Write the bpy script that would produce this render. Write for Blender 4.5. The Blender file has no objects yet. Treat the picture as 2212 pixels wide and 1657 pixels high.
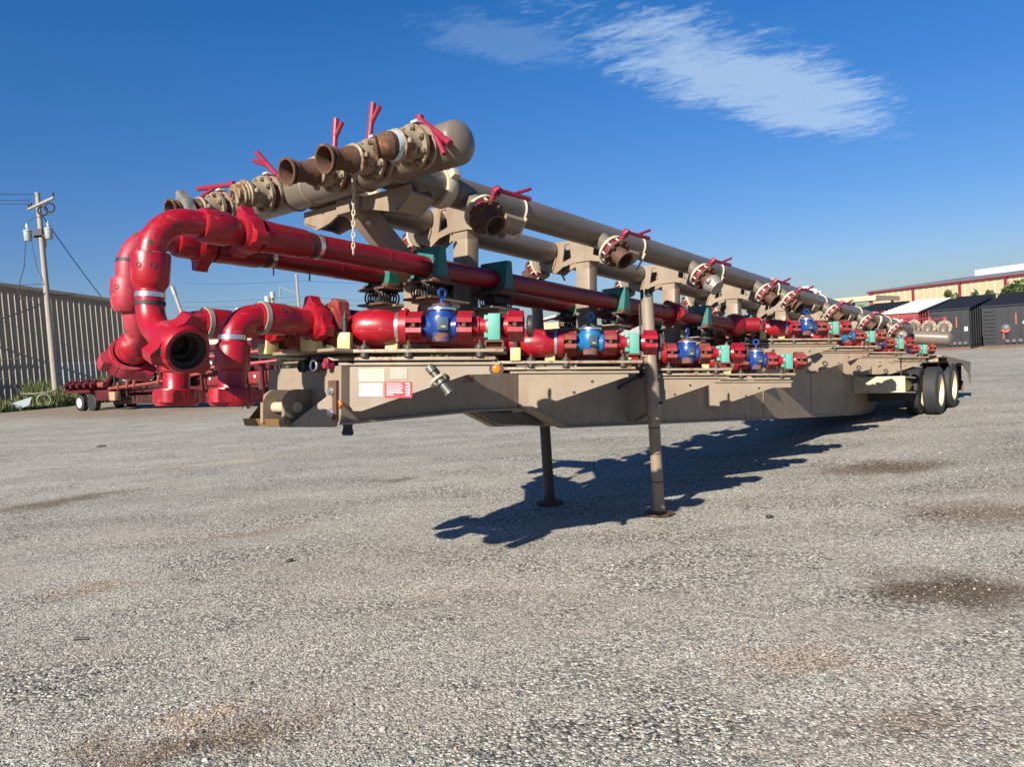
import bpy, bmesh, math, random
from mathutils import Vector, Matrix, Euler
PI = math.pi
S = bpy.context.scene
COL = S.collection
R = random.Random(7)

# ------------------------------------------------------------------ camera frame (eye height 1.75 m, slight roll)
F, CX, CY, H = 1655.0, 1106.0, 828.5, 1.75
ROLL = .066
PITCH = math.atan((CY - 752.0) / F * math.cos(ROLL))
FW = Vector((0, math.cos(PITCH), -math.sin(PITCH)))
R0 = Vector((1, 0, 0)); U0 = R0.cross(FW)
RT = math.cos(ROLL) * R0 - math.sin(ROLL) * U0
UP = math.sin(ROLL) * R0 + math.cos(ROLL) * U0
CAM = Vector((0, 0, H))

# trailer frame: local x = towards the near side, y = towards the rear, z = up
TU = Vector((.639, .763, -.098)).normalized()
TV = Vector((.767, -.642, -.002)); TV = (TV - TU * TV.dot(TU)).normalized()
TW = TV.cross(TU).normalized()
TO = Vector((.8505, 7.9615, 0))
TM = Matrix(((TV.x, TU.x, TW.x, TO.x), (TV.y, TU.y, TW.y, TO.y), (TV.z, TU.z, TW.z, TO.z), (0, 0, 0, 1)))
def L(u, v, w): return Vector((v, u, w))

# ------------------------------------------------------------------ scene-graph helpers
def tag(o, label=None, cat=None, group=None, kind=None):
    if label: o['label'] = label
    if cat: o['category'] = cat
    if group: o['group'] = group
    if kind: o['kind'] = kind
    return o
def thing(name, label, cat, loc=(0, 0, 0), rz=0, group=None):
    o = bpy.data.objects.new(name, None); COL.objects.link(o)
    o.empty_display_size = .3; o.location = loc; o.rotation_euler = (0, 0, rz)
    return tag(o, label, cat, group)
def inst(name, mesh, parent=None, mx=None, mat=None):
    o = bpy.data.objects.new(name, mesh); COL.objects.link(o)
    if parent: o.parent = parent
    if mx is not None: o.matrix_local = mx
    if mat: o.material_slots[0].link = 'OBJECT'; o.material_slots[0].material = mat
    return o

def fr(z, x=None):
    """3x3 with given z axis"""
    z = Vector(z).normalized()
    if x is None:
        x = Vector((0, 0, 1)) if abs(z.z) < .9 else Vector((1, 0, 0))
    x = Vector(x); x = (x - z * x.dot(z)).normalized()
    y = z.cross(x)
    return Matrix((x, y, z)).transposed()

class MB:
    def __init__(s, sharp=35): s.bm = bmesh.new(); s.sharp = sharp
    def poly(s, pts): 
        vs = [s.bm.verts.new(p) for p in pts]
        return s.bm.faces.new(vs)
    def ring_skin(s, rings, closed=True, cap0=True, cap1=True):
        R_ = [[s.bm.verts.new(p) for p in r] for r in rings]
        n = len(R_[0])
        for a, b in zip(R_, R_[1:]):
            for i in range(n if closed else n - 1):
                j = (i + 1) % n
                try: s.bm.faces.new((a[i], a[j], b[j], b[i]))
                except ValueError: pass
        if cap0 and len(R_[0]) > 2: s.bm.faces.new(list(reversed(R_[0])))
        if cap1 and len(R_[0]) > 2: s.bm.faces.new(R_[-1])
    def lathe(s, prof, org=(0, 0, 0), ax=(0, 0, 1), seg=28, cap0=True, cap1=True, ph=0):
        """prof: list of (t along axis, radius)"""
        M = fr(ax); o = Vector(org); rings = []
        for t, r in prof:
            rings.append([o + M @ Vector((max(r, 1e-4) * math.cos(ph + 2 * PI * k / seg), max(r, 1e-4) * math.sin(ph + 2 * PI * k / seg), t)) for k in range(seg)])
        s.ring_skin(rings, True, cap0, cap1); return s
    def cyl(s, a, b, r, seg=20, r2=None):
        a = Vector(a); b = Vector(b); d = b - a
        return s.lathe([(0, r), (d.length, r if r2 is None else r2)], a, d, seg)
    def tube(s, pts, r, seg=14, cap=True):
        pts = [Vector(p) for p in pts]; n = len(pts)
        rs = r if isinstance(r, (list, tuple)) else [r] * n
        t0 = (pts[1] - pts[0]).normalized(); M = fr(t0); x = M.col[0].copy(); rings = []
        for i, p in enumerate(pts):
            t = (pts[min(i + 1, n - 1)] - pts[max(i - 1, 0)]).normalized()
            x = (x - t * x.dot(t)).normalized(); y = t.cross(x)
            rings.append([p + rs[i] * (math.cos(2 * PI * k / seg) * x + math.sin(2 * PI * k / seg) * y) for k in range(seg)])
        s.ring_skin(rings, True, cap, cap); return s
    def box(s, c, size, mx=None, bev=0.0):
        g = bmesh.ops.create_cube(s.bm, size=1)
        M = Matrix.Translation(Vector(c)) @ (mx.to_4x4() if mx else Matrix()) @ Matrix.Diagonal((size[0], size[1], size[2], 1))
        bmesh.ops.transform(s.bm, matrix=M, verts=g['verts'])
        if bev:
            es = list({e for v in g['verts'] for e in v.link_edges})
            bmesh.ops.bevel(s.bm, geom=es, offset=bev, segments=2, affect='EDGES', profile=.5)
        return s
    def prism(s, poly, org, ex, ey, ez, t, t0=0.0, holes=()):
        """outline in (ex,ey) plane extruded along ez from t0 to t0+t"""
        o = Vector(org); ex = Vector(ex); ey = Vector(ey); ez = Vector(ez).normalized()
        if not holes:
            a = [o + ex * p[0] + ey * p[1] + ez * t0 for p in poly]
            b = [q + ez * t for q in a]
            s.ring_skin([a, b], True); return s
        bm2 = bmesh.new(); es = []
        for lp in [poly] + list(holes):
            vs = [bm2.verts.new((p[0], p[1], 0)) for p in lp]
            es += [bm2.edges.new((vs[i], vs[(i + 1) % len(vs)])) for i in range(len(vs))]
        bmesh.ops.triangle_fill(bm2, use_beauty=True, edges=es)
        r = bmesh.ops.extrude_face_region(bm2, geom=bm2.faces[:])
        for v in r['geom']:
            if isinstance(v, bmesh.types.BMVert): v.co.z += t
        bmesh.ops.recalc_face_normals(bm2, faces=bm2.faces)
        M = Matrix((ex, ey, ez)).transposed().to_4x4(); M.translation = o + ez * t0
        bmesh.ops.transform(bm2, matrix=M, verts=bm2.verts)
        s.merge(bm2); bm2.free(); return s
    def merge(s, bm2):
        mp = {v: s.bm.verts.new(v.co) for v in bm2.verts}
        for f in bm2.faces:
            try: s.bm.faces.new([mp[v] for v in f.verts])
            except ValueError: pass
    def sphere(s, c, r, sc=(1, 1, 1), seg=16):
        g = bmesh.ops.create_uvsphere(s.bm, u_segments=seg, v_segments=seg // 2, radius=r)
        bmesh.ops.transform(s.bm, matrix=Matrix.Translation(Vector(c)) @ Matrix.Diagonal((*sc, 1)), verts=g['verts']); return s
    def torus(s, c, ax, R_, r, seg=24, sg=10, a0=0, a1=2 * PI):
        M = fr(ax); c = Vector(c); full = abs(a1 - a0 - 2 * PI) < 1e-6
        rings = []
        for i in range(seg + 1):
            a = a0 + (a1 - a0) * i / seg
            d = M @ Vector((math.cos(a), math.sin(a), 0)); z = M.col[2]
            rings.append([c + d * (R_ + r * math.cos(2 * PI * k / sg)) + z * r * math.sin(2 * PI * k / sg) for k in range(sg)])
        s.ring_skin(rings, True, not full, not full); return s
    def mesh(s, name, mat):
        bmesh.ops.remove_doubles(s.bm, verts=s.bm.verts, dist=2e-5)
        bmesh.ops.recalc_face_normals(s.bm, faces=s.bm.faces)
        lim = math.radians(s.sharp)
        for e in s.bm.edges:
            e.smooth = not (len(e.link_faces) != 2 or e.calc_face_angle(0) > lim)
        for f in s.bm.faces: f.smooth = True
        me = bpy.data.meshes.new(name); s.bm.to_mesh(me); s.bm.free()
        me.materials.append(mat); return me
    def obj(s, name, mat, parent=None, mx=None):
        return inst(name, s.mesh(name, mat), parent, mx)

def arc(c, a, b, ang, n=10):
    """points of an arc: centre c, start c+a, turning towards b (|a|=|b|)"""
    c = Vector(c); a = Vector(a); b = Vector(b)
    return [c + a * math.cos(ang * i / n) + b * math.sin(ang * i / n) for i in range(n + 1)]

# ------------------------------------------------------------------ materials
def nmat(name):
    m = bpy.data.materials.new(name); m.use_nodes = True
    nt = m.node_tree; nt.nodes.clear()
    out = nt.nodes.new('ShaderNodeOutputMaterial'); b = nt.nodes.new('ShaderNodeBsdfPrincipled')
    nt.links.new(b.outputs[0], out.inputs[0]); return m, nt, b
def ramp(nt, src, stops, interp='LINEAR'):
    r = nt.nodes.new('ShaderNodeValToRGB'); r.color_ramp.interpolation = interp
    els = r.color_ramp.elements
    while len(els) < len(stops): els.new(.5)
    for e, (p, c) in zip(els, stops):
        e.position = p; e.color = (c, c, c, 1) if not isinstance(c, (tuple, list)) else (*c[:3], 1)
    nt.links.new(src, r.inputs[0]); return r.outputs[0]
def noise(nt, vec, scale, detail=6, rough=.55, dist=0):
    n = nt.nodes.new('ShaderNodeTexNoise'); n.inputs['Scale'].default_value = scale
    n.inputs['Detail'].default_value = detail; n.inputs['Roughness'].default_value = rough
    n.inputs['Distortion'].default_value = dist
    if vec is not None: nt.links.new(vec, n.inputs['Vector'])
    return n.outputs[0]
def mix(nt, fac, a, b, mode='MIX'):
    m = nt.nodes.new('ShaderNodeMix'); m.data_type = 'RGBA'; m.blend_type = mode
    for sock, val in ((m.inputs[0], fac), (m.inputs[6], a), (m.inputs[7], b)):
        if isinstance(val, bpy.types.NodeSocket): nt.links.new(val, sock)
        elif sock == m.inputs[0]: sock.default_value = val
        else: sock.default_value = (*val[:3], 1)
    return m.outputs[2]
def math_(nt, op, a, b=None, clamp=False):
    m = nt.nodes.new('ShaderNodeMath'); m.operation = op; m.use_clamp = clamp
    for i, val in enumerate((a, b)):
        if val is None: continue
        if isinstance(val, bpy.types.NodeSocket): nt.links.new(val, m.inputs[i])
        else: m.inputs[i].default_value = val
    return m.outputs[0]
def mapping(nt, vec, scale=(1, 1, 1), loc=(0, 0, 0), rot=(0, 0, 0)):
    m = nt.nodes.new('ShaderNodeMapping'); m.inputs['Scale'].default_value = scale
    m.inputs['Location'].default_value = loc; m.inputs['Rotation'].default_value = rot
    nt.links.new(vec, m.inputs[0]); return m.outputs[0]
def bump(nt, h, strength, dist=.01):
    b = nt.nodes.new('ShaderNodeBump'); b.inputs['Strength'].default_value = strength
    b.inputs['Distance'].default_value = dist; nt.links.new(h, b.inputs['Height']); return b.outputs[0]
def objvec(nt, rnd=True):
    tc = nt.nodes.new('ShaderNodeTexCoord'); v = tc.outputs['Object']
    if rnd:
        oi = nt.nodes.new('ShaderNodeObjectInfo')
        a = nt.nodes.new('ShaderNodeVectorMath'); a.operation = 'ADD'; nt.links.new(v, a.inputs[0])
        sc = nt.nodes.new('ShaderNodeVectorMath'); sc.operation = 'SCALE'; sc.inputs[3].default_value = 37.0
        cb = nt.nodes.new('ShaderNodeCombineXYZ')
        for i in range(3): nt.links.new(oi.outputs['Random'], cb.inputs[i])
        nt.links.new(cb.outputs[0], sc.inputs[0]); nt.links.new(sc.outputs[0], a.inputs[1])
        v = a.outputs[0]
    return v
def paint(name, col, rust=.12, rough=.4, rcol=(.10, .035, .012), dirt=.35, dcol=(.16, .12, .085), scale=1.0, bmp=.15, metal=0.0, chip=None, coat=0.0, streak=0.0, scuff=None):
    """old paint: patches of dirt, rust blooms, small chips"""
    m, nt, b = nmat(name); v = objvec(nt)
    big = noise(nt, v, 3.2 * scale, 5, .6)
    fine = noise(nt, v, 34 * scale, 8, .65)
    mid = noise(nt, mapping(nt, v, (1, 1, .35)), 11 * scale, 7, .62)
    c = mix(nt, ramp(nt, big, [(.3, 0), (.75, 1)]), [x * 1.06 for x in col], [x * .80 for x in col])
    c = mix(nt, math_(nt, 'MULTIPLY', ramp(nt, mid, [(.42, 0), (.78, 1)]), dirt), c, dcol)
    rm = math_(nt, 'ADD', math_(nt, 'MULTIPLY', mid, .62), math_(nt, 'MULTIPLY', fine, .38))
    th = .70 - .34 * rust
    rmask = ramp(nt, rm, [(th, 0), (min(th + .05, 1), 1)])
    rc = mix(nt, fine, [x * .55 for x in rcol], [x * 1.9 for x in rcol])
    c = mix(nt, rmask, c, rc)
    if streak:
        sk = ramp(nt, noise(nt, mapping(nt, v, (7, 7, .55), loc=(2, 7, 4)), 1.6, 7, .65), [(.50, 0), (.68, 1)])
        sk2 = ramp(nt, noise(nt, mapping(nt, v, loc=(8, 1, 3)), 1.1, 5, .6), [(.42, 0), (.62, 1)])
        c = mix(nt, math_(nt, 'MULTIPLY', math_(nt, 'MULTIPLY', sk, sk2), streak), c, rcol)
        c = mix(nt, math_(nt, 'MULTIPLY', ramp(nt, noise(nt, mapping(nt, v, (1, 1, 2.2), loc=(1, 9, 6)), 2.1, 8, .68), [(.5, 0), (.72, 1)]), .45 * streak + .1), c, [x * .52 for x in col])
    if scuff:
        sf = ramp(nt, noise(nt, mapping(nt, v, (1, .35, 1.6), loc=(4, 4, 9)), 9, 9, .72, .8), [(.57, 0), (.68, .75)])
        c = mix(nt, sf, c, scuff)
        sf2 = ramp(nt, noise(nt, mapping(nt, v, (3.2, .5, .5), loc=(1, 2, 9), rot=(.4, .7, .2)), 13, 4, .6), [(.675, 0), (.695, .8)])
        c = mix(nt, sf2, c, [min(1, x * 1.25) for x in scuff])
    if chip:
        ch2 = ramp(nt, noise(nt, mapping(nt, v, loc=(15, 6, 2)), 42 * scale, 3, .5), [(.71, 0), (.725, .9)])
        c = mix(nt, ch2, c, chip)
        ch = ramp(nt, noise(nt, mapping(nt, v, loc=(5, 3, 1)), 16 * scale, 4, .5), [(.655, 0), (.67, 1)])
        c = mix(nt, ch, c, chip)
    nt.links.new(c, b.inputs['Base Color'])
    rr = math_(nt, 'ADD', math_(nt, 'MULTIPLY', rmask, .45), math_(nt, 'ADD', math_(nt, 'MULTIPLY', mid, .3), rough - .13), True)
    nt.links.new(rr, b.inputs['Roughness']); b.inputs['Metallic'].default_value = metal
    b.inputs['Coat Weight'].default_value = coat; b.inputs['Coat Roughness'].default_value = .2
    h = math_(nt, 'SUBTRACT', math_(nt, 'MULTIPLY', fine, .5), math_(nt, 'MULTIPLY', rmask, .5))
    nt.links.new(bump(nt, h, bmp, .006), b.inputs['Normal']); return m
def plain(name, col, rough=.5, metal=0.0, var=.2, scale=20, bmp=.05):
    m, nt, b = nmat(name); v = objvec(nt)
    n = noise(nt, v, scale, 6, .6)
    c = mix(nt, n, [x * (1 - var) for x in col], [min(1, x * (1 + var)) for x in col])
    nt.links.new(c, b.inputs['Base Color']); b.inputs['Roughness'].default_value = rough
    b.inputs['Metallic'].default_value = metal
    nt.links.new(bump(nt, n, bmp, .01), b.inputs['Normal']); return m

M = {}
M['red'] = paint('red_paint', (0.285, 0.003, 0.011), .12, .33, dirt=.28, dcol=(.17, .02, .02), chip=(.06, .028, .02), coat=.05, bmp=.28, scuff=(.38, .07, .075))
M['redfaded'] = paint('faded_red_paint', (0.31, 0.012, 0.028), .2, .5, dirt=.45, dcol=(.38, .10, .12), chip=(.07, .032, .022), scuff=(.44, .15, .16))
M['shadered'] = paint('shaded_red_paint', (0.2, 0.003, 0.01), .14, .36, dirt=.35, dcol=(.15, .02, .015))  # same red, its colour darkened for lines lying in shade
M['redworn'] = paint('worn_red_paint', (0.24, 0.014, 0.016), .42, .5, rcol=(.13, .035, .02), dirt=.5)
M['redrust'] = paint('rusted_red_paint', (0.2, 0.016, 0.016), .62, .55, rcol=(.15, .045, .022), dirt=.5)
M['tan'] = paint('tan_paint', (0.245, 0.192, 0.135), .15, .48, rcol=(.20, .08, .03), dirt=.30, dcol=(.15, .105, .07), scale=.7, bmp=.10, streak=.75)
M['tanedge'] = paint('rust_edged_tan', (.27, .215, .15), .48, .5, rcol=(.16, .07, .028), dirt=.35, dcol=(.15, .105, .07), scale=1.6, bmp=.12)
M['shadetan'] = paint('shaded_tan_paint', (0.15, 0.124, 0.094), .07, .34, dirt=.25, dcol=(.11, .085, .065), scale=.5, bmp=.06, streak=.25)  # the tan paint, darkened and greyed to put the pipes' shade into colour
M['cream'] = paint('cream_paint', (0.47, 0.4, 0.28), .22, .5, rcol=(.24, .10, .035), dirt=.25)
M['flange'] = paint('weathered_flange_paint', (.25, .20, .135), .50, .5, rcol=(.11, .048, .02), dirt=.6, dcol=(.12, .075, .04))
M['darksteel'] = plain('dark_steel', (.045, .038, .032), .5, .2, .5, 6, .1)  # darker steel tone for the far jack leg
M['plugcap'] = paint('rust_stained_cap', (.27, .21, .12), .62, .55, rcol=(.12, .055, .022), dirt=.55, dcol=(.12, .075, .04))
M['yellow'] = paint('pale_yellow_paint', (0.52, 0.42, 0.18), .15, .5, dirt=.2)
M['rust'] = paint('rusted_iron', (.085, .040, .021), .45, .72, rcol=(.14, .058, .021), dirt=.6, dcol=(.045, .026, .018), bmp=.5)
M['bore'] = plain('dark_bore', (.03, .02, .015), .8)  # one dark tone for pipe bores, bolt holes and grease ports
M['blue'] = paint('blue_valve_paint', (0.005, 0.04, 0.21), .22, .3, dirt=.2, dcol=(.05, .07, .12), coat=.2)
M['bluerust'] = paint('rusted_blue_paint', (.006, .045, .20), .75, .5, rcol=(.14, .06, .03), dirt=.6, dcol=(.10, .075, .06))
M['cyanblue'] = paint('light_blue_valve_paint', (0.008, 0.13, 0.32), .08, .35, dirt=.2, dcol=(.05, .09, .14))
M['teal'] = paint('teal_paint', (0.012, 0.125, 0.1), .2, .5, dirt=.25, dcol=(.05, .13, .1))
M['mint'] = paint('mint_paint', (0.07, 0.29, 0.225), .34, .55, dirt=.5, dcol=(.13, .22, .13))
M['crimson'] = paint('crimson_lever_paint', (0.22, 0.01, 0.032), .06, .45, dirt=.2, dcol=(.3, .05, .07))
M['steel'] = plain('bright_steel', (.62, .62, .62), .28, .9, .1)
M['stud'] = plain('zinc_studs', (0.5, 0.48, 0.44), .4, .3, .15)
M['dark'] = plain('black_rubber', (.018, .018, .019), .6, 0, .3)
M['spring'] = plain('wire_rope', (.055, .05, .045), .45, .4, .4, 60)
M['tyre'] = plain('tyre_rubber', (.022, .022, .023), .72, 0, .45, 9, .1)
M['wheel'] = paint('cream_wheel_paint', (0.52, 0.43, 0.27), .16, .45, rcol=(.25, .10, .03), dirt=.2)
M['amber'] = plain('amber_lens', (0.5, 0.14, 0.006), .15, 0, .15)
M['white'] = plain('white_card', (0.56, 0.56, 0.54), .6, 0, .05)
M['label'] = plain('cream_card', (0.48, 0.43, 0.29), .6, 0, .1)
M['grey'] = plain('grey_card', (0.26, 0.235, 0.195), .5, .2, .3, 30)
M['lred'] = plain('red_card', (0.34, 0.012, 0.03), .5, 0, .08)
M['orange'] = plain('orange_cord', (.75, .17, .03), .6, 0, .1)

# ------------------------------------------------------------------ the manifold trailer
T = thing('manifold_trailer', 'long tan pipe manifold trailer with red lines and blue valves propped on two jacks', 'trailer')
T.matrix_world = TM
X, Y, Z = Vector((1, 0, 0)), Vector((0, 1, 0)), Vector((0, 0, 1))
def part(mb, name, mat, parent=None, mx=None): return mb.obj(name, M[mat] if isinstance(mat, str) else mat, parent or T, mx)

# --- main beam: side outline (u, w) extruded across
BW = .42
beam = [(-3.69, 1.355), (-3.69, .985), (-2.43, 1.06), (-1.73, 1.075), (-1.25, .905), (4.3, .915), (7.6, .93), (8.6, 1.0), (9.15, 1.16), (9.5, 1.45), (12.2, 1.5), (12.2, 1.93), (3.35, 1.93), (3.0, 1.36)]
def side_prism(poly, v0, v1): return MB().prism(poly, (v0, 0, 0), Y, Z, X, v1 - v0)
mb = side_prism(beam, -BW, BW)
B = part(mb, 'main_beam', 'tan')
mb = MB()
for v in (-BW - .035, BW - .05):                        # bottom flange lips
    mb.prism([(-3.69, .985), (-2.43, 1.06), (-1.73, 1.075), (-1.25, .905), (4.3, .915), (7.6, .93), (8.6, 1.0), (8.6, .985), (7.6, .915), (4.3, .900), (-1.26, .889), (-1.74, 1.058), (-2.43, 1.044), (-3.69, .97)], (v, 0, 0), Y, Z, X, .085)
part(mb, 'bottom_flange', 'tan', B)
for u in (3.32, 5.2, 7.0): mb = MB(); mb.tube([L(u, BW + .002, .94), L(u, BW + .002, 1.9)], .007, 6); part(mb, 'weld_seam', 'tanedge', B)
mb = MB()
mb.box(L(-1.50, 0, .977), (.55, .34, .006), Matrix.Rotation(-math.atan2(.17, .48), 3, 'X'))
part(mb, 'hatch_opening', 'dark', B)
for u in (-.12, .02): mb = MB(); mb.box(L(u, BW + .008, 1.14), (.016, .02, .42)); part(mb, 'web_stiffener', 'tan', B)

def text_mesh(s, size, mat, name, parent, mx):
    cu = bpy.data.curves.new(name, 'FONT'); cu.body = s; cu.size = size; cu.extrude = .0008
    tmp = bpy.data.objects.new('tmp', cu); COL.objects.link(tmp)
    bpy.context.view_layer.update()
    me = bpy.data.meshes.new_from_object(tmp.evaluated_get(bpy.context.evaluated_depsgraph_get()))
    bpy.data.objects.remove(tmp); me.materials.clear(); me.materials.append(mat)
    return inst(name, me, parent, mx)
sideM = Matrix(((0, 0, 1, BW + .002), (1, 0, 0, 0), (0, 1, 0, 0), (0, 0, 0, 1)))   # text x -> rear, y -> up, facing near side
def onside(u, w): m = sideM.copy(); m[1][3] = u; m[2][3] = w; return m
text_mesh('296', .085, plain('number_paint', (.22, .02, .03), .6), 'painted_number', B, onside(-2.55, 1.27))

# --- nose fittings
mb = MB()
mb.box(L(-3.55, 0, 1.452), (.98, .5, .022), None, .004)
mb.box(L(-3.52, 0, 1.40), (.8, .36, .022), None, .004)
part(mb, 'nose_deck_plate', 'tan')
skid = [(-.41, -3.69), (-.41, -3.88), (.13, -3.88), (.36, -3.69)]
mb = MB(); mb.prism(skid, (0, 0, .955), X, Y, Z, .028)
mb.prism([(-.41, 0), (.13, 0), (.13, .05), (-.41, .05)], (0, -3.88, .957), X, (0, -.30, 1), Y, .018)
mb.prism([(-3.69, .97), (-3.88, .97), (-3.69, 1.19)], (-.41, 0, 0), Y, Z, X, .015)
part(mb, 'skid_plate', plain('worn_brass_rust', (.16, .095, .035), .55, .2, .5, 9, .3))
mb = MB(); mb.ring_skin([[L(-3.885, .12, .96), L(-3.70, .375, .96), L(-3.70, .375, 1.20)], [L(-3.87, .12, .96), L(-3.685, .375, .96), L(-3.685, .375, 1.20)]]); part(mb, 'deflector_plate', 'tan')
for v in (-.175, .075):
    lug = [(-3.69, .98), (-3.905, .98)] + [(-3.80 + .105 * math.cos(a), 1.10 + .105 * math.sin(a)) for a in [PI - k * PI / 2 / 8 for k in range(9)]] + [(-3.69, 1.205)]
    part(side_prism(lug, v, v + .032), 'tow_lug', 'tan')
mb = MB(); mb.cyl(L(-3.81, -.19, 1.085), L(-3.81, .118, 1.085), .036); part(mb, 'tow_pin', 'cream')
mb = MB(); mb.box(L(-3.705, .355, 1.13), (.085, .016, .26)); P_ = part(mb, 'hinge_plate', 'rust')
for w in (1.19, 1.05):
    mb = MB(); mb.lathe([(0, .028), (.012, .028), (.012, .016), (.03, .016)], L(-3.713, .355, w), -Y, 14); part(mb, 'bolt', 'steel', P_)
mb = MB(); mb.tube([L(-3.70, .42, 1.12), L(-3.71, .44, 1.11), L(-3.72, .46, 1.08)], .012, 8); part(mb, 'cord_stub', 'orange')
mb = MB(); mb.lathe([(0, .035), (.03, .03), (.05, .034), (.075, .04), (.085, .03)], L(-3.62, .40, .985), -Z, 16); part(mb, 'rubber_stop', 'dark')
for v, c in ((.09, 'dark'), (.24, 'dark')):
    mb = MB(); mb.lathe([(0, .03), (.05, .03), (.05, .042), (.08, .042), (.08, .03), (.07, .028)], L(-3.69, v, 1.36), -Y, 18)
    mb.box(L(-3.71, v, 1.40), (.03, .03, .05))
    part(mb, 'air_coupling', c)
mb = MB(); mb.torus(L(-3.775, .24, 1.36), Y, .034, .008, 18, 8); part(mb, 'coupling_ring', 'steel')
mb = MB(); mb.lathe([(0, .028), (.06, .022)], L(-3.70, .33, 1.36), -Y, 16); mb.box(L(-3.74, .33, 1.37), (.05, .02, .07), None, .006); part(mb, 'coupling_cover', 'crimson')
for v in (-.1, .12, .27): mb = MB(); mb.lathe([(0, .018), (.03, .018), (.03, .01), (.05, .01)], L(-3.64, v, 1.36), Z, 8); part(mb, 'deck_bolt', 'rust')
for v in (.25, -.25): mb = MB(); mb.box(L(-3.80, v, 1.50), (.11, .10, .10), None, .006); part(mb, 'pipe_rest', 'yellow')

# --- branch frame: tip point on the outboard edge, +x outwards (swept back), +y backwards, +z up
DU, DV = .588, .809
def bmx(u, w, side=1):
    m = Matrix(((DV, -DU, 0, 1.27), (DU, DV, 0, u), (0, 0, 1, w), (0, 0, 0, 1)))
    if side < 0: m = Matrix.Diagonal((-1, 1, 1, 1)) @ m
    return m
def bev_box(c, s, b=.006): return MB().box(c, s, None, b)
PR = {}
# outrigger bracket: web with flange on top
def web(poly, t=.012):
    mb = MB(); mb.prism(poly, (0, .05, 0), X, Z, Y, t)
    return mb
wa = [(-1.06, -.10), (-.03, -.10), (-.03, -.16), (-.24, -.165), (-.93, -.40), (-1.06, -.40)]
wb = [(-1.06, -.10), (-.12, -.10), (-.10, -.125), (-.93, -.41), (-1.06, -.43)]
def bracket(poly):
    mb = web(poly)
    mb.box((-.55, .13, -.092), (1.06, .20, .016)); mb.box((-1.02, .13, -.25), (.02, .16, .30))
    return mb
PR['outrigger_bracket'] = bracket(wa).mesh('outrigger_bracket', M['tan'])
PR['outrigger_bracket_b'] = bracket(wb).mesh('outrigger_bracket', M['tan'])
mb = MB(); mb.box((-.72, .12, -.011), (1.45, .26, .022), None, .003); mb.box((-.60, .12, -.06), (1.10, .20, .022), None, .003)
PR['deck_plate'] = mb.mesh('deck_plate', M['tanedge'])
mb = MB(); mb.lathe([(0, .013), (.002, .012)], (0, .05, 0), -Y, 12); PR['bolt_hole'] = mb.mesh('bolt_hole', M['bore'])
mb = MB(); mb.lathe([(-.05, .030), (-.022, .030), (0, .030), (0, .036), (.022, .036), (.022, .028), (.026, .028)], (0, .02, 0), Z, 16)
PR['isolator_pad'] = mb.mesh('isolator_pad', M['spring'])
mb = MB(); mb.lathe([(.024, .016), (.036, .016), (.036, .009), (.06, .009)], (0, .02, 0), Z, 8)
PR['pad_bolt'] = mb.mesh('pad_bolt', M['rust'])
AX = .155; YC = .12      # pipe axis above the deck plate, and its setback
mb = MB(); mb.box((-1.03, .01, .055), (.085, .08, .11), None, .006)
PR['pipe_rest'] = mb.mesh('pipe_rest', M['yellow'])
mb = MB(); mb.lathe([(.11, .018), (.195, .018), (.195, .026), (.205, .026), (.205, .014), (.235, .012), (.235, .008), (.25, .008)], (-1.03, .0, 0), Z, 10)
PR['tie_rod'] = mb.mesh('tie_rod', M['dark'])
# check valve: bulged body with flange
mb = MB(); mb.lathe([(-1.09, .075), (-1.0, .082), (-.985, .095), (-.95, .112), (-.90, .118), (-.83, .119), (-.76, .113), (-.73, .100), (-.685, .096), (-.685, .118), (-.635, .118), (-.635, .07), (-.58, .07)], (0, YC, AX), X, 32)
mb.box((-.66, YC, AX + .10), (.035, .06, .05), None, .005)
PR['check_valve'] = mb.mesh('check_valve', M['red'])
mb = MB(); mb.lathe([(-.712, .099), (-.712, .102), (-.69, .102), (-.69, .099)], (0, YC, AX), X, 32, False, False)
mb.lathe([(-.115, .060), (-.115, .063), (-.098, .063), (-.098, .060)], (0, YC, AX), X, 24, False, False)
PR['band_clamp'] = mb.mesh('band_clamp', M['steel'])
def clamp_union(x0, x1):
    """two half shells with bolted ears, gap towards the front and back"""
    mb = MB(); ln = x1 - x0
    for sg in (1, -1):
        outer = [(.104 * math.cos(a), sg * .104 * math.sin(a)) for a in [math.radians(14 + k * 152 / 10) for k in range(11)]]
        outer = [(.128, sg * .017), (.130, sg * .046), (.118, sg * .058), (.100, sg * .062)] + outer[2:-2] + [(-.100, sg * .062), (-.118, sg * .058), (-.130, sg * .046), (-.128, sg * .017)]
        inner = [(.066 * math.cos(a), sg * .066 * math.sin(a)) for a in [math.radians(166 - k * 152 / 8) for k in range(9)]]
        mb.prism(outer + inner, (x0, YC, AX), Y, Z, X, ln)
    mb.lathe([(x0 + .006, .075), (x1 - .006, .075)], (0, YC, AX), X, 20)
    es = [e for e in mb.bm.edges if len(e.link_faces) == 2 and e.calc_face_angle(0) > .6]
    bmesh.ops.bevel(mb.bm, geom=es, offset=.010, segments=3, affect='EDGES')
    return mb
PR['pipe_union'] = clamp_union(-.05, .05).mesh('pipe_union', M['red'])
mb = MB(); mb.lathe([(-.022, .011), (-.012, .011), (-.012, .017), (.012, .017), (.012, .011), (.022, .011)], (0, YC - .112, AX), Z, 6)
PR['union_bolt'] = mb.mesh('union_bolt', M['rust'])
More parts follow.
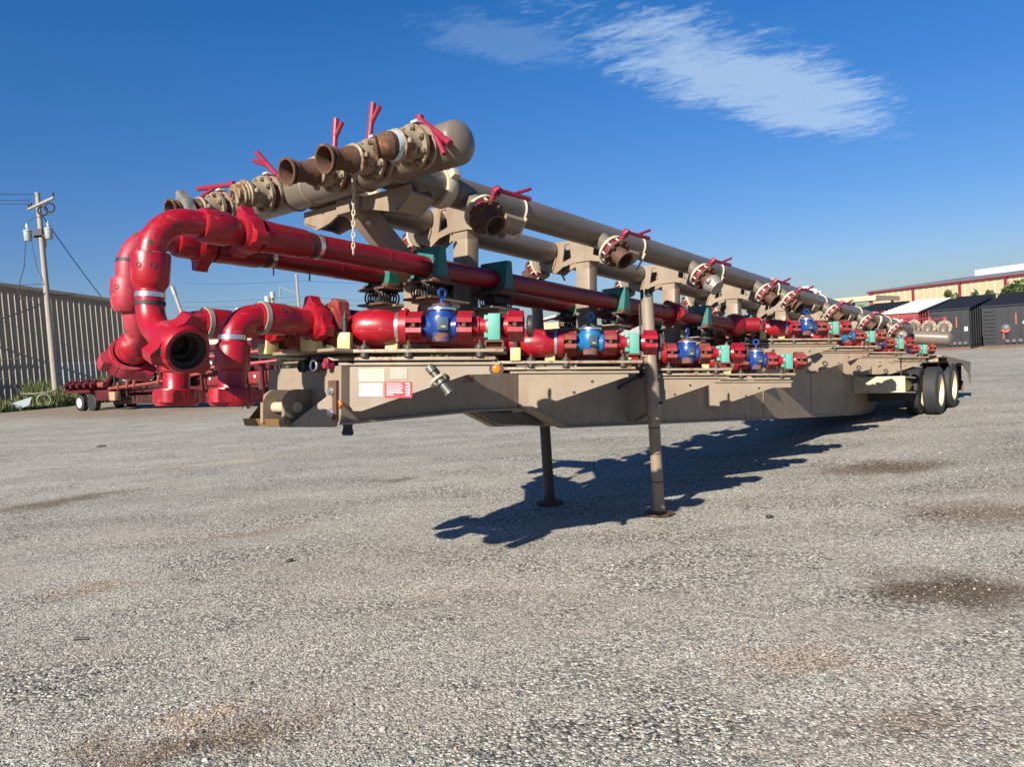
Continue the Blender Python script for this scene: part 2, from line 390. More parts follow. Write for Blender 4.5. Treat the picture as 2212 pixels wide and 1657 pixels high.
# plug valve
def plug_valve():
    mb = MB(28)
    mb.lathe([(-.102, .048), (-.098, .060), (-.06, .068), (-.035, .084), (.0, .097), (.045, .098), (.075, .092), (.09, .084), (.105, .083), (.105, .092), (.128, .092), (.128, .06)], (0, YC, AX), Z, 32)
    mb.lathe([(-.118, .062), (-.10, .076), (-.05, .07), (.05, .07), (.10, .076), (.118, .062)], (0, YC, AX), X, 24)
    return mb
PR['plug_valve'] = plug_valve().mesh('plug_valve', M['blue'])
mb = MB(); mb.lathe([(-.104, .047), (-.099, .0615), (-.06, .0695), (-.045, .0775), (-.045, .07)], (0, YC, AX), Z, 32); PR['valve_base'] = mb.mesh('valve_base', M['bluerust'])
mb = MB(); mb.lathe([(.128, .062), (.132, .068), (.148, .068), (.152, .05)], (0, YC, AX), Z, 12); PR['valve_cap'] = mb.mesh('valve_cap', M['rust'])
mb = MB(); mb.lathe([(.106, .0915), (.106, .0945), (.122, .0945), (.122, .0915)], (0, YC, AX), Z, 28, False, False); PR['valve_band'] = mb.mesh('valve_band', M['steel'])
mb = MB(); mb.lathe([(.15, .02), (.165, .02), (.17, .012), (.19, .012)], (0, YC, AX), Z, 12); mb.torus((0, YC, AX + .222), (.5, .86, 0), .030, .0095, 24, 10)
PR['eye_bolt'] = mb.mesh('eye_bolt', M['blue'])
mb = MB(); mb.box((.02, YC - .0985, AX + .012), (.074, .010, .085), Matrix.Rotation(.2, 3, 'Z'), .003); PR['name_plate'] = mb.mesh('name_plate', plain('faded_plate', (.035, .06, .10), .5, 0, .4, 40))
mb = MB(); mb.box((.026, YC - .1045, AX - .008), (.030, .003, .012), Matrix.Rotation(.2, 3, 'Z')); PR['yellow_tag'] = mb.mesh('yellow_tag', plain('yellow_tag_ink', (.34, .28, .07), .6, 0, .7, 260))
mb = MB(); mb.cyl((-.62, YC, AX), (.13, YC, AX), .058, 22); mb.lathe([(-.20, .068), (-.16, .068)], (0, YC, AX), X, 22); mb.lathe([(-.01, .066), (.03, .078)], (0, YC, AX), X, 22)
PR['branch_pipe'] = mb.mesh('branch_pipe', M['red'])
# clamp block on a folded stand
mb = MB(); mb.box((-.058, YC - .035, AX - .012), (.078, .15, .172), None, .004); mb.box((-.10, YC + .03, AX - .002), (.06, .14, .15), None, .004)
PR['clamp_block'] = mb.mesh('clamp_block', M['mint'])
mb = MB()
mb.prism([(-.075, 0), (.075, 0), (.075, .012), (.062, .012), (.062, .05), (.045, .062), (-.045, .062), (-.062, .05), (-.062, .012), (-.075, .012)], (-.058, YC - .105, 0), X, Z, Y, .19,
         holes=[[(-.05, .012), (.05, .012), (.05, .044), (-.05, .044)]])
PR['clamp_stand'] = mb.mesh('clamp_stand', M['rust'])
mb = MB(); mb.lathe([(.148, .052), (.153, .072), (.168, .074), (.186, .072), (.19, .06), (.19, .045), (.175, .04)], (0, YC, AX), X, 24); PR['end_cap'] = mb.mesh('end_cap', M['spring'])
mb = MB(); mb.lathe([(.12, .062), (.165, .062), (.165, .05), (.13, .046)], (0, YC, AX), X, 22); PR['open_end'] = mb.mesh('open_end', M['rust'])
mb = MB(); mb.cyl((-.045, .048, -.128), (-.045, .036, -.128), .048, 24); PR['lamp_housing'] = mb.mesh('lamp_housing', M['dark'])
mb = MB(); mb.lathe([(0, .029), (.007, .028), (.013, .018), (.015, 0)], (-.045, .037, -.128), -Y, 24); PR['amber_lens'] = mb.mesh('amber_lens', M['amber'])

def branch(k, u, w, side, first, rear, dark_valve=False):
    m = bmx(u, w, side)
    r = 'redworn' if rear else 'red'
    O = inst('outrigger', PR['outrigger_bracket' if k in (0, 3) else 'outrigger_bracket_b'], T, m)
    inst('deck_plate', PR['deck_plate'], O); 
    for x in (-.905, -.615, -.15): inst('isolator_pad', PR['isolator_pad'], O, Matrix.Translation((x, 0, 0))); inst('pad_bolt', PR['pad_bolt'], O, Matrix.Translation((x, 0, 0)))
    inst('pipe_rest', PR['pipe_rest'], O); inst('pipe_rest', PR['pipe_rest'], O, Matrix.Translation((.28, .14, -.02))); inst('tie_rod', PR['tie_rod'], O)
    if side > 0 and k:
        for x, z in ((-.40, -.17), (-.55, -.26)): inst('bolt_hole', PR['bolt_hole'], O, Matrix.Translation((x, 0, z)))
    if k == 0 and side > 0:
        inst('lamp_housing', PR['lamp_housing'], O); inst('marker_lamp', PR['amber_lens'], O)
    C = inst('check_valve', PR['check_valve'], T, m, M['red'])
    inst('band_clamp', PR['band_clamp'], C)
    inst('branch_pipe', PR['branch_pipe'], T, m, M['redworn' if rear else 'red'])
    for i, x in enumerate((-.58, -.25, .078)):
        mat = M['red'] if k == 0 or (i == 2 and k < 3) else M['redworn'] if (k + i) % 2 == 0 else M['redrust']
        n = inst('pipe_union', PR['pipe_union'], T, m @ Matrix.Translation((x, 0, 0)), mat)
        inst('union_bolt', PR['union_bolt'], n)
    vm = M['cyanblue'] if dark_valve or k == 1 else M['blue']
    vv = inst('plug_valve', PR['plug_valve'], T, m @ Matrix.Translation((-.413, 0, 0)), vm)
    inst('valve_cap', PR['valve_cap'], vv); inst('valve_base', PR['valve_base'], vv); inst('valve_band', PR['valve_band'], vv)
    inst('name_plate', PR['name_plate'], vv); inst('yellow_tag', PR['yellow_tag'], vv)
    inst('eye_bolt', PR['eye_bolt'], vv, (Matrix.Translation((0, YC, 0)) @ Matrix.Rotation(math.radians((-96, 12, -92, 20, -10, 30, 5, -20)[k]), 4, 'Z') @ Matrix.Translation((0, -YC, 0))), M['cyanblue'] if k in (1, 5, 6) else vm)
    c = inst('clamp_block', PR['clamp_block'], T, m); inst('clamp_stand', PR['clamp_stand'], c)
    if k < 3: inst('end_cap', PR['end_cap'], T, m)
    else: inst('open_end', PR['open_end'], T, m)
UT = [-3.07 + 1.74 * k for k in range(8)]
for side in (1, -1):
    for k, u in enumerate(UT):
        uu = u if side > 0 else u + .87
        if side < 0 and k == 7: continue
        branch(k, uu, 1.46 if k < 4 else 1.985, side, k == 0, k >= 4, k == 5)

# --- labels and the lamp socket on the first outrigger (its own frame)
def onweb(name, mat, x, z, sx, sz, t=.003, par=None):
    mb = MB(); mb.box((x, .05 - t / 2, z), (sx, t, sz)); return part(mb, name, mat, par, None if par else bmx(UT[0], 1.46))
onweb('cream_placard', 'label', -.865, -.165, .17, .085)
onweb('white_placard', 'white', -.87, -.262, .155, .085)
onweb('grey_placard', 'grey', -.685, -.155, .115, .075)
RL = onweb('red_placard', 'lred', -.688, -.262, .182, .105)
mb = MB()
for i in range(6):
    wdt = (.10, .105, .11, .10, .11, .045)[i]
    mb.box((-.765 + wdt / 2, .0455, -.222 - i * .0145), (wdt, .001, .0062 if i else .004))
for i in range(5): mb.box((-.628, .0455, -.222 - i * .0185), (.022, .001, .009))
mb.box((-.614, .0455, -.262), (.004, .001, .085))
part(mb, 'white_print', 'white', RL)
mb = MB()
for i in range(5): mb.box((-.865, .0462, -.138 - i * .013), (.13 - .02 * (i % 2), .001, .004))
part(mb, 'faint_print', plain('faded_print', (.45, .40, .26), .6), None, bmx(UT[0], 1.46))
mb = MB()
mb.lathe([(-.10, .03), (-.055, .03), (-.055, .02), (-.01, .02), (-.01, .03), (.03, .03), (.03, .04), (.045, .04), (.045, .026), (.115, .026), (.115, .034), (.13, .034)], (-.42, .012, -.19), (.62, -.15, -.76), 18)
part(mb, 'hose_coupling', plain('dull_metal', (.12, .12, .105), .5, .5, .3), None, bmx(UT[0], 1.46))
mb = MB(); mb.torus((-.42, .028, -.20), (.62, -.2, -.76), .055, .012, 18, 8, -.3, PI * 1.15); part(mb, 'coupling_bracket', 'cream', None, bmx(UT[0], 1.46))

# --- red lines
def wing(mb, o, ax, r=.12, ln=.10, lug=.165, n=3, ph=.3, open_=False):
    """hammer nut: tapered ring with lugs"""
    Mx = fr(ax); o = Vector(o); ax = Vector(ax).normalized()
    mb.lathe([(-ln / 2, r * .80), (-ln / 2, r * .95), (-ln * .30, r), (ln * .28, r), (ln / 2, r * .90), (ln / 2, r * .76)], o, ax, 32, not open_, not open_)
    for k in range(n):
        a = ph + 2 * PI * k / n
        d = Mx @ Vector((math.cos(a), math.sin(a), 0)); t = ax.cross(d)
        hw = r * .30
        pts = [(r * .80, -hw * 2.1), (r * 1.02, -hw * 1.25), (lug * .97, -hw * .8), (lug, -hw * .5), (lug, hw * .5), (lug * .97, hw * .8), (r * 1.02, hw * 1.25), (r * .80, hw * 2.1)]
        mb.prism(pts, o - ax * ln * .42, d, t, ax, ln * .72)
def ringband(mb, o, ax, r, ln): mb.lathe([(-ln / 2, r - .004), (-ln / 2, r), (ln / 2, r), (ln / 2, r - .004)], o, ax, 28, False, False)

for s in (1, -1):
    v = .27 * s; wl = 1.635; wu = 2.14
    # lower line and its front elbow
    r = .079
    mb = MB()
    Re = .165; uc = -4.205 if s > 0 else -4.275
    pts = [L(3.1, v, wl), L(-3.3, v, wl), L(uc, v, wl)] + arc(L(uc, v, wl - Re), Z * Re, -Y * Re, PI / 2, 14)[1:]
    mb.tube(pts, r, 28)
    part(mb, 'lower_line', 'red')
    ue = uc - Re
    mb = MB(); mb.lathe([(-.02, .084), (0, .095), (.02, .100), (.17, .100), (.20, .088), (.24, .082)], L(uc + .015, v, wl), Y, 30); part(mb, 'swivel_joint', 'red')
    mb = MB(); mb.lathe([(0, .092), (.0, .102), (.030, .1035), (.030, .099)], L(uc + .01, v, wl), Y, 30, False, False); part(mb, 'seal_band', 'grey')
    mb = MB(); wing(mb, L(-3.80, v, wl), -Y, .128, .10, .178, 3, .15); part(mb, 'hammer_union', 'red')
    mb = MB(); wing(mb, L(-3.645, v, wl), -Y, .136, .12, .178, 3, -.45); part(mb, 'hammer_union', 'redrust')
    mb = MB(); ringband(mb, L(-3.69, v, wl), Y, .1, .03); part(mb, 'band_clamp', 'steel')
    mb = MB(); mb.lathe([(0, .112), (.05, .10), (.09, .098), (.12, .088)], L(-3.75, v, wl), Y, 28); mb.lathe([(0, .115), (.16, .112), (.2, .09)], L(-3.51, v, wl), Y, 28); part(mb, 'pipe_sub', 'shadered')
    mb = MB(); mb.lathe([(-.03, .079), (-.004, .080), (.012, .095), (.03, .101), (.145, .101), (.16, .095), (.168, .081), (.26, .080), (.29, .095)], L(ue, v, wl - Re + .0), -Z, 32)
    part(mb, 'swivel_joint', 'red')
    mb = MB(); ringband(mb, L(ue, v, wl - Re + .03), Z, .0825, .028); part(mb, 'band_clamp', 'steel')
    mb = MB(); wing(mb, L(ue, v, 1.148), -Z, .134, .106, .175, 3, 1.15 if s > 0 else .75, True); part(mb, 'hammer_union', 'red')
    mb = MB(); mb.lathe([(.053, .1018), (.03, .098), (-.02, .08), (-.02, .001)], L(ue, v, 1.148), -Z, 24, False, False); part(mb, 'bore', 'bore')
    # upper line with its two-elbow loop
    r = .080
    Rt = .22; uc = -4.64 if s > 0 else -4.52; mb = MB()
    # centre line
    mb.tube([L(10.8, v, wu), L(-4.12, v, wu)], .079, 24)
    UL = part(mb, 'upper_line', 'shadered')
    mb = MB(); mb.lathe([(0, .10), (.04, .10), (.10, .096), (.30, .094), (.36, .082)], L(-4.2, v, wu), Y, 28); part(mb, 'pipe_sub', 'shadered')
    mb = MB(); ringband(mb, L(-3.78, v, wu), Y, .0835, .03); part(mb, 'band_clamp', 'steel')
    mb = MB(); ringband(mb, L(-3.83, v, wu), Y, .0835, .025); part(mb, 'rubber_band', 'dark')
    mb = MB(); wing(mb, L(-4.28, v, wu), -Y, .118, .11, .17, 3, .25 if s > 0 else 2.9); part(mb, 'hammer_union', 'red')
    ue = uc - Rt; R2 = .18; dv = X * s
    top_ = [L(-4.25, v, wu), L(uc, v, wu)] + arc(L(uc, v, wu - Rt), Z * Rt, -Y * Rt, PI / 2, 14)[1:]
    if s > 0:
        w1 = 1.655; an = math.radians(70); leg = -Z; b0 = L(ue, v, w1); dirn = (dv * math.sin(an) - Z * math.cos(an)).normalized()
    else:
        an = math.radians(60); b0 = L(ue + .045, v, 1.635); leg = (b0 - L(ue, v, 1.80)).normalized(); sd = (dv - leg * dv.dot(leg)).normalized(); dirn = (sd * math.sin(an) + leg * math.cos(an)).normalized()
    sd = (dirn - leg * dirn.dot(leg)).normalized()
    a2 = arc(b0 + sd * R2, -sd * R2, leg * R2, an, 12); end = a2[-1]
    XT = .07 if s > 0 else 0
    pts = top_ + ([] if s > 0 else [L(ue, v, 1.83), L(ue + .012, v, 1.785)]) + [b0] + a2[1:] + [end + dirn * (.09 + XT)]
    mb = MB(); mb.tube(pts, .075, 28); part(mb, 'loop_pipe', 'red' if s > 0 else 'redfaded')
    mb = MB(); mb.lathe([(0, .076), (.002, .096), (.02, .101), (.15, .101), (.17, .095), (.22, .080)], L(uc + .06, v, wu), Y, 30); part(mb, 'swivel_joint', 'red')
    mb = MB(); mb.lathe([(0, .076), (.001, .099), (.012, .103), (.10, .101), (.16, .097), (.18, .088), (.20, .076)], L(ue, v, wu - Rt + (.01 if s > 0 else -.06)), -Z, 32); part(mb, 'swivel_joint', 'red' if s > 0 else 'redfaded')
    bw = 1.70 if s > 0 else 1.985
    mb = MB(); ringband(mb, L(ue, v, bw) if s > 0 else L(ue + .035, v, bw + .03), Z if s > 0 else (0, -.35, -.9), .0785, .026); part(mb, 'band_clamp', 'steel')
    mb = MB(); ringband(mb, L(ue, v, bw - .045) if s > 0 else L(ue + .005, v, bw - .02), Z if s > 0 else (0, -.12, -.98), .0795, .02); part(mb, 'rubber_band', 'dark')
    mb = MB(); mb.lathe([(-.02, .076), (.0, .094), (.02, .099), (.10, .099)], end + dirn * XT, dirn, 30, True, False); part(mb, 'swivel_joint', 'red')
    mb = MB(); o2 = end + dirn * (.185 + XT)
    wing(mb, o2, dirn, .130, .14, .178, 3, 1.95 if s > 0 else .3, True); part(mb, 'hammer_union', 'red' if s > 0 else 'redfaded')
    mb = MB(); mb.lathe([(.070, .0986), (.05, .095), (.04, .090), (.0395, .074), (-.02, .070), (-.03, .055), (-.08, .052), (-.08, .001)], o2, dirn, 28, False, False)
    part(mb, 'bore', 'bore')
    # fittings along the upper line towards the rear
    for u_, k in ((1.08, 0), (3.15, 1), (3.62, 2), (3.95, 0), (6.4, 1), (8.2, 0), (9.9, 1)):
        mb = MB(); wing(mb, L(u_, v, wu), -Y, .125, .13, .165, 3, .5 + k); part(mb, 'hammer_union', ('shadered', 'redworn', 'redrust')[k])
    for u_ in (2.45, 4.35, 6.0, 7.75, 9.5):
        mb = MB(); mb.lathe([(-.22, .08), (-.16, .12), (-.08, .15), (.08, .15), (.16, .12), (.22, .08)], L(u_ + .35, v, wu), Y, 26)
        mb.cyl(L(u_ + .35, v, wu), L(u_ + .50, v + s * .25, wu), .10, 22)
        part(mb, 'tee_fitting', 'shadered')
    for u_ in (-3.2, .75):
        mb = MB(); ringband(mb, L(u_, v, wu), Y, .081, .02); part(mb, 'weld_band', 'shadered')
    for u_ in (-1.35, .4, 2.2):
        mb = MB(); wing(mb, L(u_, v, wl), -Y, .13, .13, .17, 3, u_); mb.lathe([(0, .11), (.3, .12), (.36, .09)], L(u_ + .07, v, wl), Y, 24); part(mb, 'hammer_union', 'red')
# swivel grease ports
for p, d in ((L(-4.50, .27, 2.14), Vector((.75, 0, .66))), (L(-4.86, .27, 1.85), Vector((.5, -.86, 0))), (L(-4.86, .27, 1.85), Vector((.95, -.3, 0))), (L(-4.74, -.27, 1.80), Vector((.45, -.89, 0))), (L(-4.74, -.27, 1.78), Vector((-.4, -.9, 0))), (L(-4.08, .27, 1.635), Vector((.85, 0, .5)))):
    d = d.normalized(); mb = MB(); mb.lathe([(.0965, .016), (.1025, .016), (.1025, .010), (.0975, .009)], p, d, 14); part(mb, 'grease_port', 'bore')
for u_ in (-3.75, -3.45): mb = MB(); mb.torus(L(u_, -.27, 2.035), (.5, .8, 0), .022, .005, 16, 6); part(mb, 'eyelet', 'spring')

# clamps on spring isolators carrying the upper lines
def isolator():
    mb = MB()
    for dx in (-.055, .055):
        pts = []; n = 8
        for i in range(n * 12 + 1):
            a = 2 * PI * i / 12
            pts.append(Vector((dx + .042 * math.sin(a), -.115 + .23 * i / (n * 12), .047 * math.cos(a))))
        mb.tube(pts, .0075, 6)
    return mb.mesh('wire_rope_isolator', M['spring'])
ISO = isolator()
mb = MB(); mb.box((0, 0, .125), (.20, .075, .26), None, .004)
mb.prism([(-.075, 0), (.075, 0), (.055, .05), (.03, .26), (-.03, .26), (-.055, .05)], (.10, 0, -.005), Y, Z, X, .045)
mb.prism([(-.075, 0), (.075, 0), (.055, .05), (.03, .26), (-.03, .26), (-.055, .05)], (-.145, 0, -.005), Y, Z, X, .045)
CLM = mb.mesh('line_clamp', M['teal'])
mb = MB(); mb.box((0, 0, -.012), (.32, .24, .018), None, .002); mb.box((.12, 0, .012), (.07, .16, .035), None, .006); mb.box((-.12, 0, .012), (.07, .16, .035), None, .006); mb.box((0, 0, -.135), (.30, .26, .016), None, .002)
FOOT = mb.mesh('clamp_foot', M['rust'])
CU = (-2.76, -1.99, -.15, 1.73, 3.0, 5.5, 7.3, 9.1)
for u_ in CU:
    for s in (1, -1):
        m = Matrix.Translation(L(u_, .27 * s, 2.03))
        c = inst('line_clamp', CLM, T, m); inst('clamp_foot', FOOT, c); inst('wire_rope_isolator', ISO, c, Matrix.Translation((0, 0, -.072)))

# --- centre posts, arms, saddles
PU = [-2.07 + 1.81 * k for k in range(7)]
arm = lambda s: [(.09 * s, 1.88), (.42 * s, 1.88), (.42 * s, 1.84), (.20 * s, 1.72), (.09 * s, 1.70)]
for i, u_ in enumerate([-2.63] + PU):
    base = 1.36 if u_ < 3.1 else 1.93
    top = 2.15 if i == 0 else 2.50
    mb = MB(); mb.box(L(u_, 0, (base + top) / 2), (.17, .145, top - base), None, .012); pst = part(mb, 'post', 'tan')
    if base < 1.5:
        mb = MB()
        for s in (1, -1):
            mb.prism(arm(s), (0, u_ - .05, 0), X, Z, Y, .1)
            mb.box(L(u_, s * .26, 1.885), (.34, .30, .012))
        part(mb, 'bracket_arm', 'tan', pst)
# inclined front strut
mb = MB(); a = L(-2.60, 0, 2.06); b = L(-3.24, 0, 2.56); d = (b - a); m3 = Matrix((X, X.cross(d.normalized()) * -1, d.normalized())).transposed()
mb.box((a + b) / 2, (.17, .15, d.length), m3, .01); part(mb, 'front_strut', 'tan')
mb = MB(); mb.cyl(L(-3.205, .108, 2.42), L(-3.23, .125, 2.42), .018, 12); part(mb, 'strut_pin', 'cream')
def saddle_poly():
    p = [(0, 2.80), (.352, 2.81)] + [(.43 + .128 * math.cos(t), 2.71 + .128 * math.sin(t)) for t in [math.radians(130 + k * 14) for k in range(9)]]
    p += [(.375, 2.50), (.335, 2.475), (.24, 2.535), (.10, 2.565), (0, 2.565)]
    return p + [(-x, y) for x, y in reversed(p[1:-1])]
win = lambda s: [(s * .135, 2.62), (s * .245, 2.585), (s * .215, 2.765), (s * .155, 2.775)]
for u_ in PU:
    mb = MB()
    mb.prism(saddle_poly(), (0, u_ - .085, 0), X, Z, Y, .016, holes=[win(1), win(-1)])
    mb.prism(saddle_poly(), (0, u_ + .07, 0), X, Z, Y, .016, holes=[win(1), win(-1)])
    mb.box(L(u_, 0, 2.55), (.165, .14, .12))
    sd_ = part(mb, 'pipe_saddle', 'tan')
    for s in (1, -1):
        A0 = [math.radians(212 + k * 11) for k in range(11)]
        sh = [(s * (.43 + .122 * math.cos(t)), 2.71 + .122 * math.sin(t)) for t in A0]
        lo = [(s * .545, 2.60), (s * .50, 2.53), (s * .42, 2.50), (s * .36, 2.52), (s * .325, 2.60)]
        mb = MB(); mb.prism(sh + lo, (0, u_ - .10, 0), X, Z, Y, .24); part(mb, 'saddle_shoe', 'tan', sd_)
# front header saddle (long cradle under the cross header)
mb = MB()
cr = [(-.56, 2.59), (.64, 2.59), (.66, 2.53), (.52, 2.42), (.30, 2.47), (.12, 2.51), (-.12, 2.51), (-.24, 2.46), (-.40, 2.43), (-.56, 2.50)]
mb.prism(cr, (0, -3.30, 0), X, Z, Y, .018); mb.prism(cr, (0, -3.10, 0), X, Z, Y, .018)
mb.prism([(-.55, 2.49), (-.40, 2.44), (-.40, 2.46), (-.55, 2.51)], (0, -3.3, 0), X, Z, Y, .2); mb.prism([(.655, 2.53), (.52, 2.425), (.50, 2.44), (.64, 2.55)], (0, -3.3, 0), X, Z, Y, .2)
mb.box(L(-3.22, 0, 2.55), (.26, .2, .10))
part(mb, 'header_cradle', 'tan')

# --- low pressure pipes
LPW, LPR = 2.71, .119
def dome(t0, r, ln=.6, n=7):
    return [(t0 + r * ln * math.sin(PI / 2 * k / n), r * math.cos(PI / 2 * k / n)) for k in range(n + 1)]
HU, HW, HR = -3.38, 2.735, .140
for s in (1, -1):
    mb = MB(); mb.lathe([(-2.72, LPR), (11.3, LPR)], L(0, .43 * s, LPW), Y, 40); lp = part(mb, 'suction_pipe', 'shadetan')
    mb = MB(); mb.lathe([(-3.30, .128), (-2.98, .128), (-2.90, .119), (-2.72, .119)], L(0, .43 * s, LPW + .01), Y, 36); part(mb, 'reducer', 'shadetan', lp)
    for u_ in (-1.93, -.02, 1.82, 3.6, 5.6, 7.5, 9.45):
        mb = MB(); mb.torus(L(u_, .43 * s, LPW), Y, LPR + .006, .010, 36, 8)
        mb.cyl(L(u_, (.43 + .12) * s, LPW - .08), L(u_, (.43 + .02) * s, LPW - .25), .012, 8)
        part(mb, 'band_strap', 'cream', lp)
    for u_ in (-2.80, 8.75, 10.2):
        mb = MB(); mb.lathe([(-.05, LPR), (-.05, LPR + .022), (-.03, LPR + .03), (.03, LPR + .03), (.05, LPR + .022), (.05, LPR)], L(u_, .43 * s, LPW), Y, 32)
        for t in (.5, .5 + PI): mb.box(L(u_, .43 * s + (LPR + .045) * math.cos(t), LPW + (LPR + .045) * math.sin(t)), (.06, .075, .07), Matrix.Rotation(-t, 3, 'Y'), .01)
        part(mb, 'groove_coupling', 'cream', lp)
    # rear header half
mb = MB(); ax = Vector((1, 0, -.10)).normalized()
mb.lathe([(-1.25 - t, r) for t, r in reversed(dome(0, .155))] + [(-1.25, .155), (1.12, .155)] + dome(1.12, .155)[1:], L(11.75, 0, 2.62), ax, 40)
RH = part(mb, 'rear_header', 'shadetan')
for s, v in ((1, 1.02), (1, .72), (1, .42), (-1, -.4), (-1, -.8)):
    p0 = L(11.75, v, 2.62 - .1 * v)
    mb = MB(); mb.tube([p0, p0 + Vector((0, .02, .12))] + [p0 + Vector((0, .02 + .13 * (1 - math.cos(a)), .12 + .13 * math.sin(a))) for a in (.4, .8, 1.2, 1.57)], .085, 20)
    st = part(mb, 'riser_elbow', 'shadetan', RH)
    fo = p0 + Vector((0, .18, .25))
    mb = MB(); mb.lathe([(-.02, .06), (-.02, .15), (.02, .15), (.02, .06)], fo, Y, 24)
    for k in range(8): mb.cyl(fo + Vector((.12 * math.cos(k * PI / 4), -.045, .12 * math.sin(k * PI / 4))), fo + Vector((.12 * math.cos(k * PI / 4), .04, .12 * math.sin(k * PI / 4))), .014, 6)
    part(mb, 'riser_flange', 'flange', RH)
    mb = MB(); mb.tube([fo + Vector((-.02, .08, .2)), fo + Vector((-.45, .08, .17))], .016, 8); mb.box(fo + Vector((0, .08, .17)), (.05, .05, .12)); part(mb, 'riser_lever', 'crimson', RH)

# side stubs with butterfly valves, one prototype in a frame: +z along the stub
def lever(mb, base, tip, split=.10, r=.016, sidev=None):
    base = Vector(base); tip = Vector(tip); d = tip - base
    sidev = Vector(sidev).normalized() if sidev else d.cross(Vector((.3, .2, .9))).normalized()
    m = base + d * .45
    mb.tube([base, tip], [r * .95, r * 1.05], 10)
    mb.tube([m, base + d * .62 + sidev * split * .35, base + d * .92 + sidev * split], r * .8, 8)
    mb.box(base, (.05, .04, .05), None, .008)
def bolts(mb, n, rr, t0, t1, r, o=Vector(), M3=Matrix.Identity(3), seg=6):
    for k in range(n):
        a = 2 * PI * (k + .5) / n; q = M3 @ Vector((rr * math.cos(a), rr * math.sin(a), 0)); z = M3.col[2]
        mb.cyl(o + q + z * t0, o + q + z * t1, r, seg)
SP = {}
mb = MB(); mb.lathe([(0, .072), (.26, .072)], (0, 0, 0), Z, 24); SP['pipe'] = mb.mesh('suction_stub', M['shadetan'])
mb = MB(); mb.lathe([(.255, .07), (.255, .126), (.28, .126), (.28, .07)], (0, 0, 0), Z, 32); SP['fl1'] = mb.mesh('pipe_flange', M['cream'])
mb = MB(); mb.lathe([(.281, .06), (.281, .098), (.335, .098), (.335, .06)], (0, 0, 0), Z, 28); mb.cyl((.05, 0, .308), (.175, 0, .308), .022, 12); mb.box((.175, 0, .308), (.05, .06, .05), None, .008); SP['bf'] = mb.mesh('butterfly_valve', M['crimson'])
mb = MB(); bolts(mb, 8, .110, .27, .35, .0085); SP['studs'] = mb.mesh('stud', M['stud'])
mb = MB(); mb.lathe([(.336, .065), (.336, .126), (.362, .126), (.362, .085), (.38, .078)], (0, 0, 0), Z, 32); bolts(mb, 8, .106, .362, .378, .016); SP['fl2'] = mb.mesh('pipe_flange', M['rust'])
mb = MB(); mb.lathe([(.37, .075), (.43, .072), (.445, .072), (.45, .079), (.485, .081), (.485, .066), (.41, .062), (.41, .001)], (0, 0, 0), Z, 28, False, False); SP['nip'] = mb.mesh('rusty_nipple', M['rust'])
mb = MB(); mb.lathe([(.412, .0615), (.411, .001)], (0, 0, 0), Z, 24, False, False); SP['bore'] = mb.mesh('bore', M['bore'])
mb = MB(); lever(mb, (.19, 0, .308), (.21, .30, .33), .07, .016); SP['lev'] = mb.mesh('valve_lever', M['crimson'])
mb = MB(); lever(mb, (.19, 0, .308), (.20, .06, .16), .03, .015); SP['lev2'] = mb.mesh('valve_lever', M['crimson'])
mb = MB(); mb.lathe([(.43, .088), (.45, .098), (.50, .098), (.53, .08), (.56, .078), (.56, .05)], (0, 0, 0), Z, 20); 
for s_ in (1, -1): mb.box((.02, s_ * .10, .475), (.05, .05, .05), None, .01)
SP['cap'] = mb.mesh('capped_coupling', paint('dull_coupling', (.30, .285, .255), .35, .45, rcol=(.13, .06, .03), dirt=.5, metal=.4))
SU = [(-2.55, 0), (-.75, 0), (1.06, 1), (2.87, 0), (3.75, 0), (5.58, 0), (7.4, 0), (9.3, 1)]
for s in (1, -1):
    ax = Vector((s * .766, -.07, -.643)).normalized()
    for u_, cap in SU:
        if s < 0: u_ += .55; ax2 = Vector((s * .9, .05, -.43)).normalized()
        else: ax2 = ax
        if s < 0 and u_ > 9: continue
        m3 = fr(ax2, Vector((s * .64, 0, .766)))
        if m3.col[1].y < 0: m3 = fr(ax2, Vector((s * .64, 0, .766))) 
        m = m3.to_4x4() @ Matrix.Diagonal((1.10, 1.10, .96, 1)); m.translation = L(u_, .43 * s, LPW)
        st = inst('suction_stub', SP['pipe'], T, m)
        for k in ('fl1', 'bf', 'studs', 'fl2', 'nip'): inst({'fl1': 'pipe_flange', 'bf': 'butterfly_valve', 'studs': 'stud', 'fl2': 'bolted_flange', 'nip': 'rusty_nipple'}[k], SP[k], st)
        inst('bore', SP['bore'], st)
        inst('valve_lever', SP['lev'] if m3.col[1].y > 0 else SP['lev'], st, Matrix.Identity(4) if m3.col[1].y > 0 else Matrix.Diagonal((1, -1, 1, 1)))
        if cap: inst('capped_coupling', SP['cap'], st)

# --- front cross header with five forward outlets
mb = MB(); mb.lathe([(-1.44 - t, r) for t, r in reversed(dome(0, HR))] + [(-1.44, HR), (1.16, HR)] + dome(1.16, HR)[1:], L(HU, 0, HW), X, 44)
HD = part(mb, 'front_header', 'shadetan')
for v in (-.55, -.30, .28, .62):
    mb = MB(); mb.torus(L(HU, v, HW), X, HR + .003, .008, 36, 6); part(mb, 'weld_seam', 'tan', HD)
OD = Vector((0, -.976, -.215)).normalized(); M3 = fr(OD, Z)
outs = [(-1.32, 'union', L(-3.5, -1.26, 2.90), L(-3.56, -1.70, 2.93)), (-.64, 'plug', L(-3.5, -.60, 2.83), L(-3.5, -.90, 3.08)),
        (.20, 'open', L(-3.5, .08, 2.86), L(-3.5, .10, 3.11)), (.60, 'open', L(-3.5, .46, 2.87), L(-3.5, .50, 3.12)), (1.0, 'cap', L(-3.52, .97, 2.89), L(-3.55, 1.27, 2.66))]
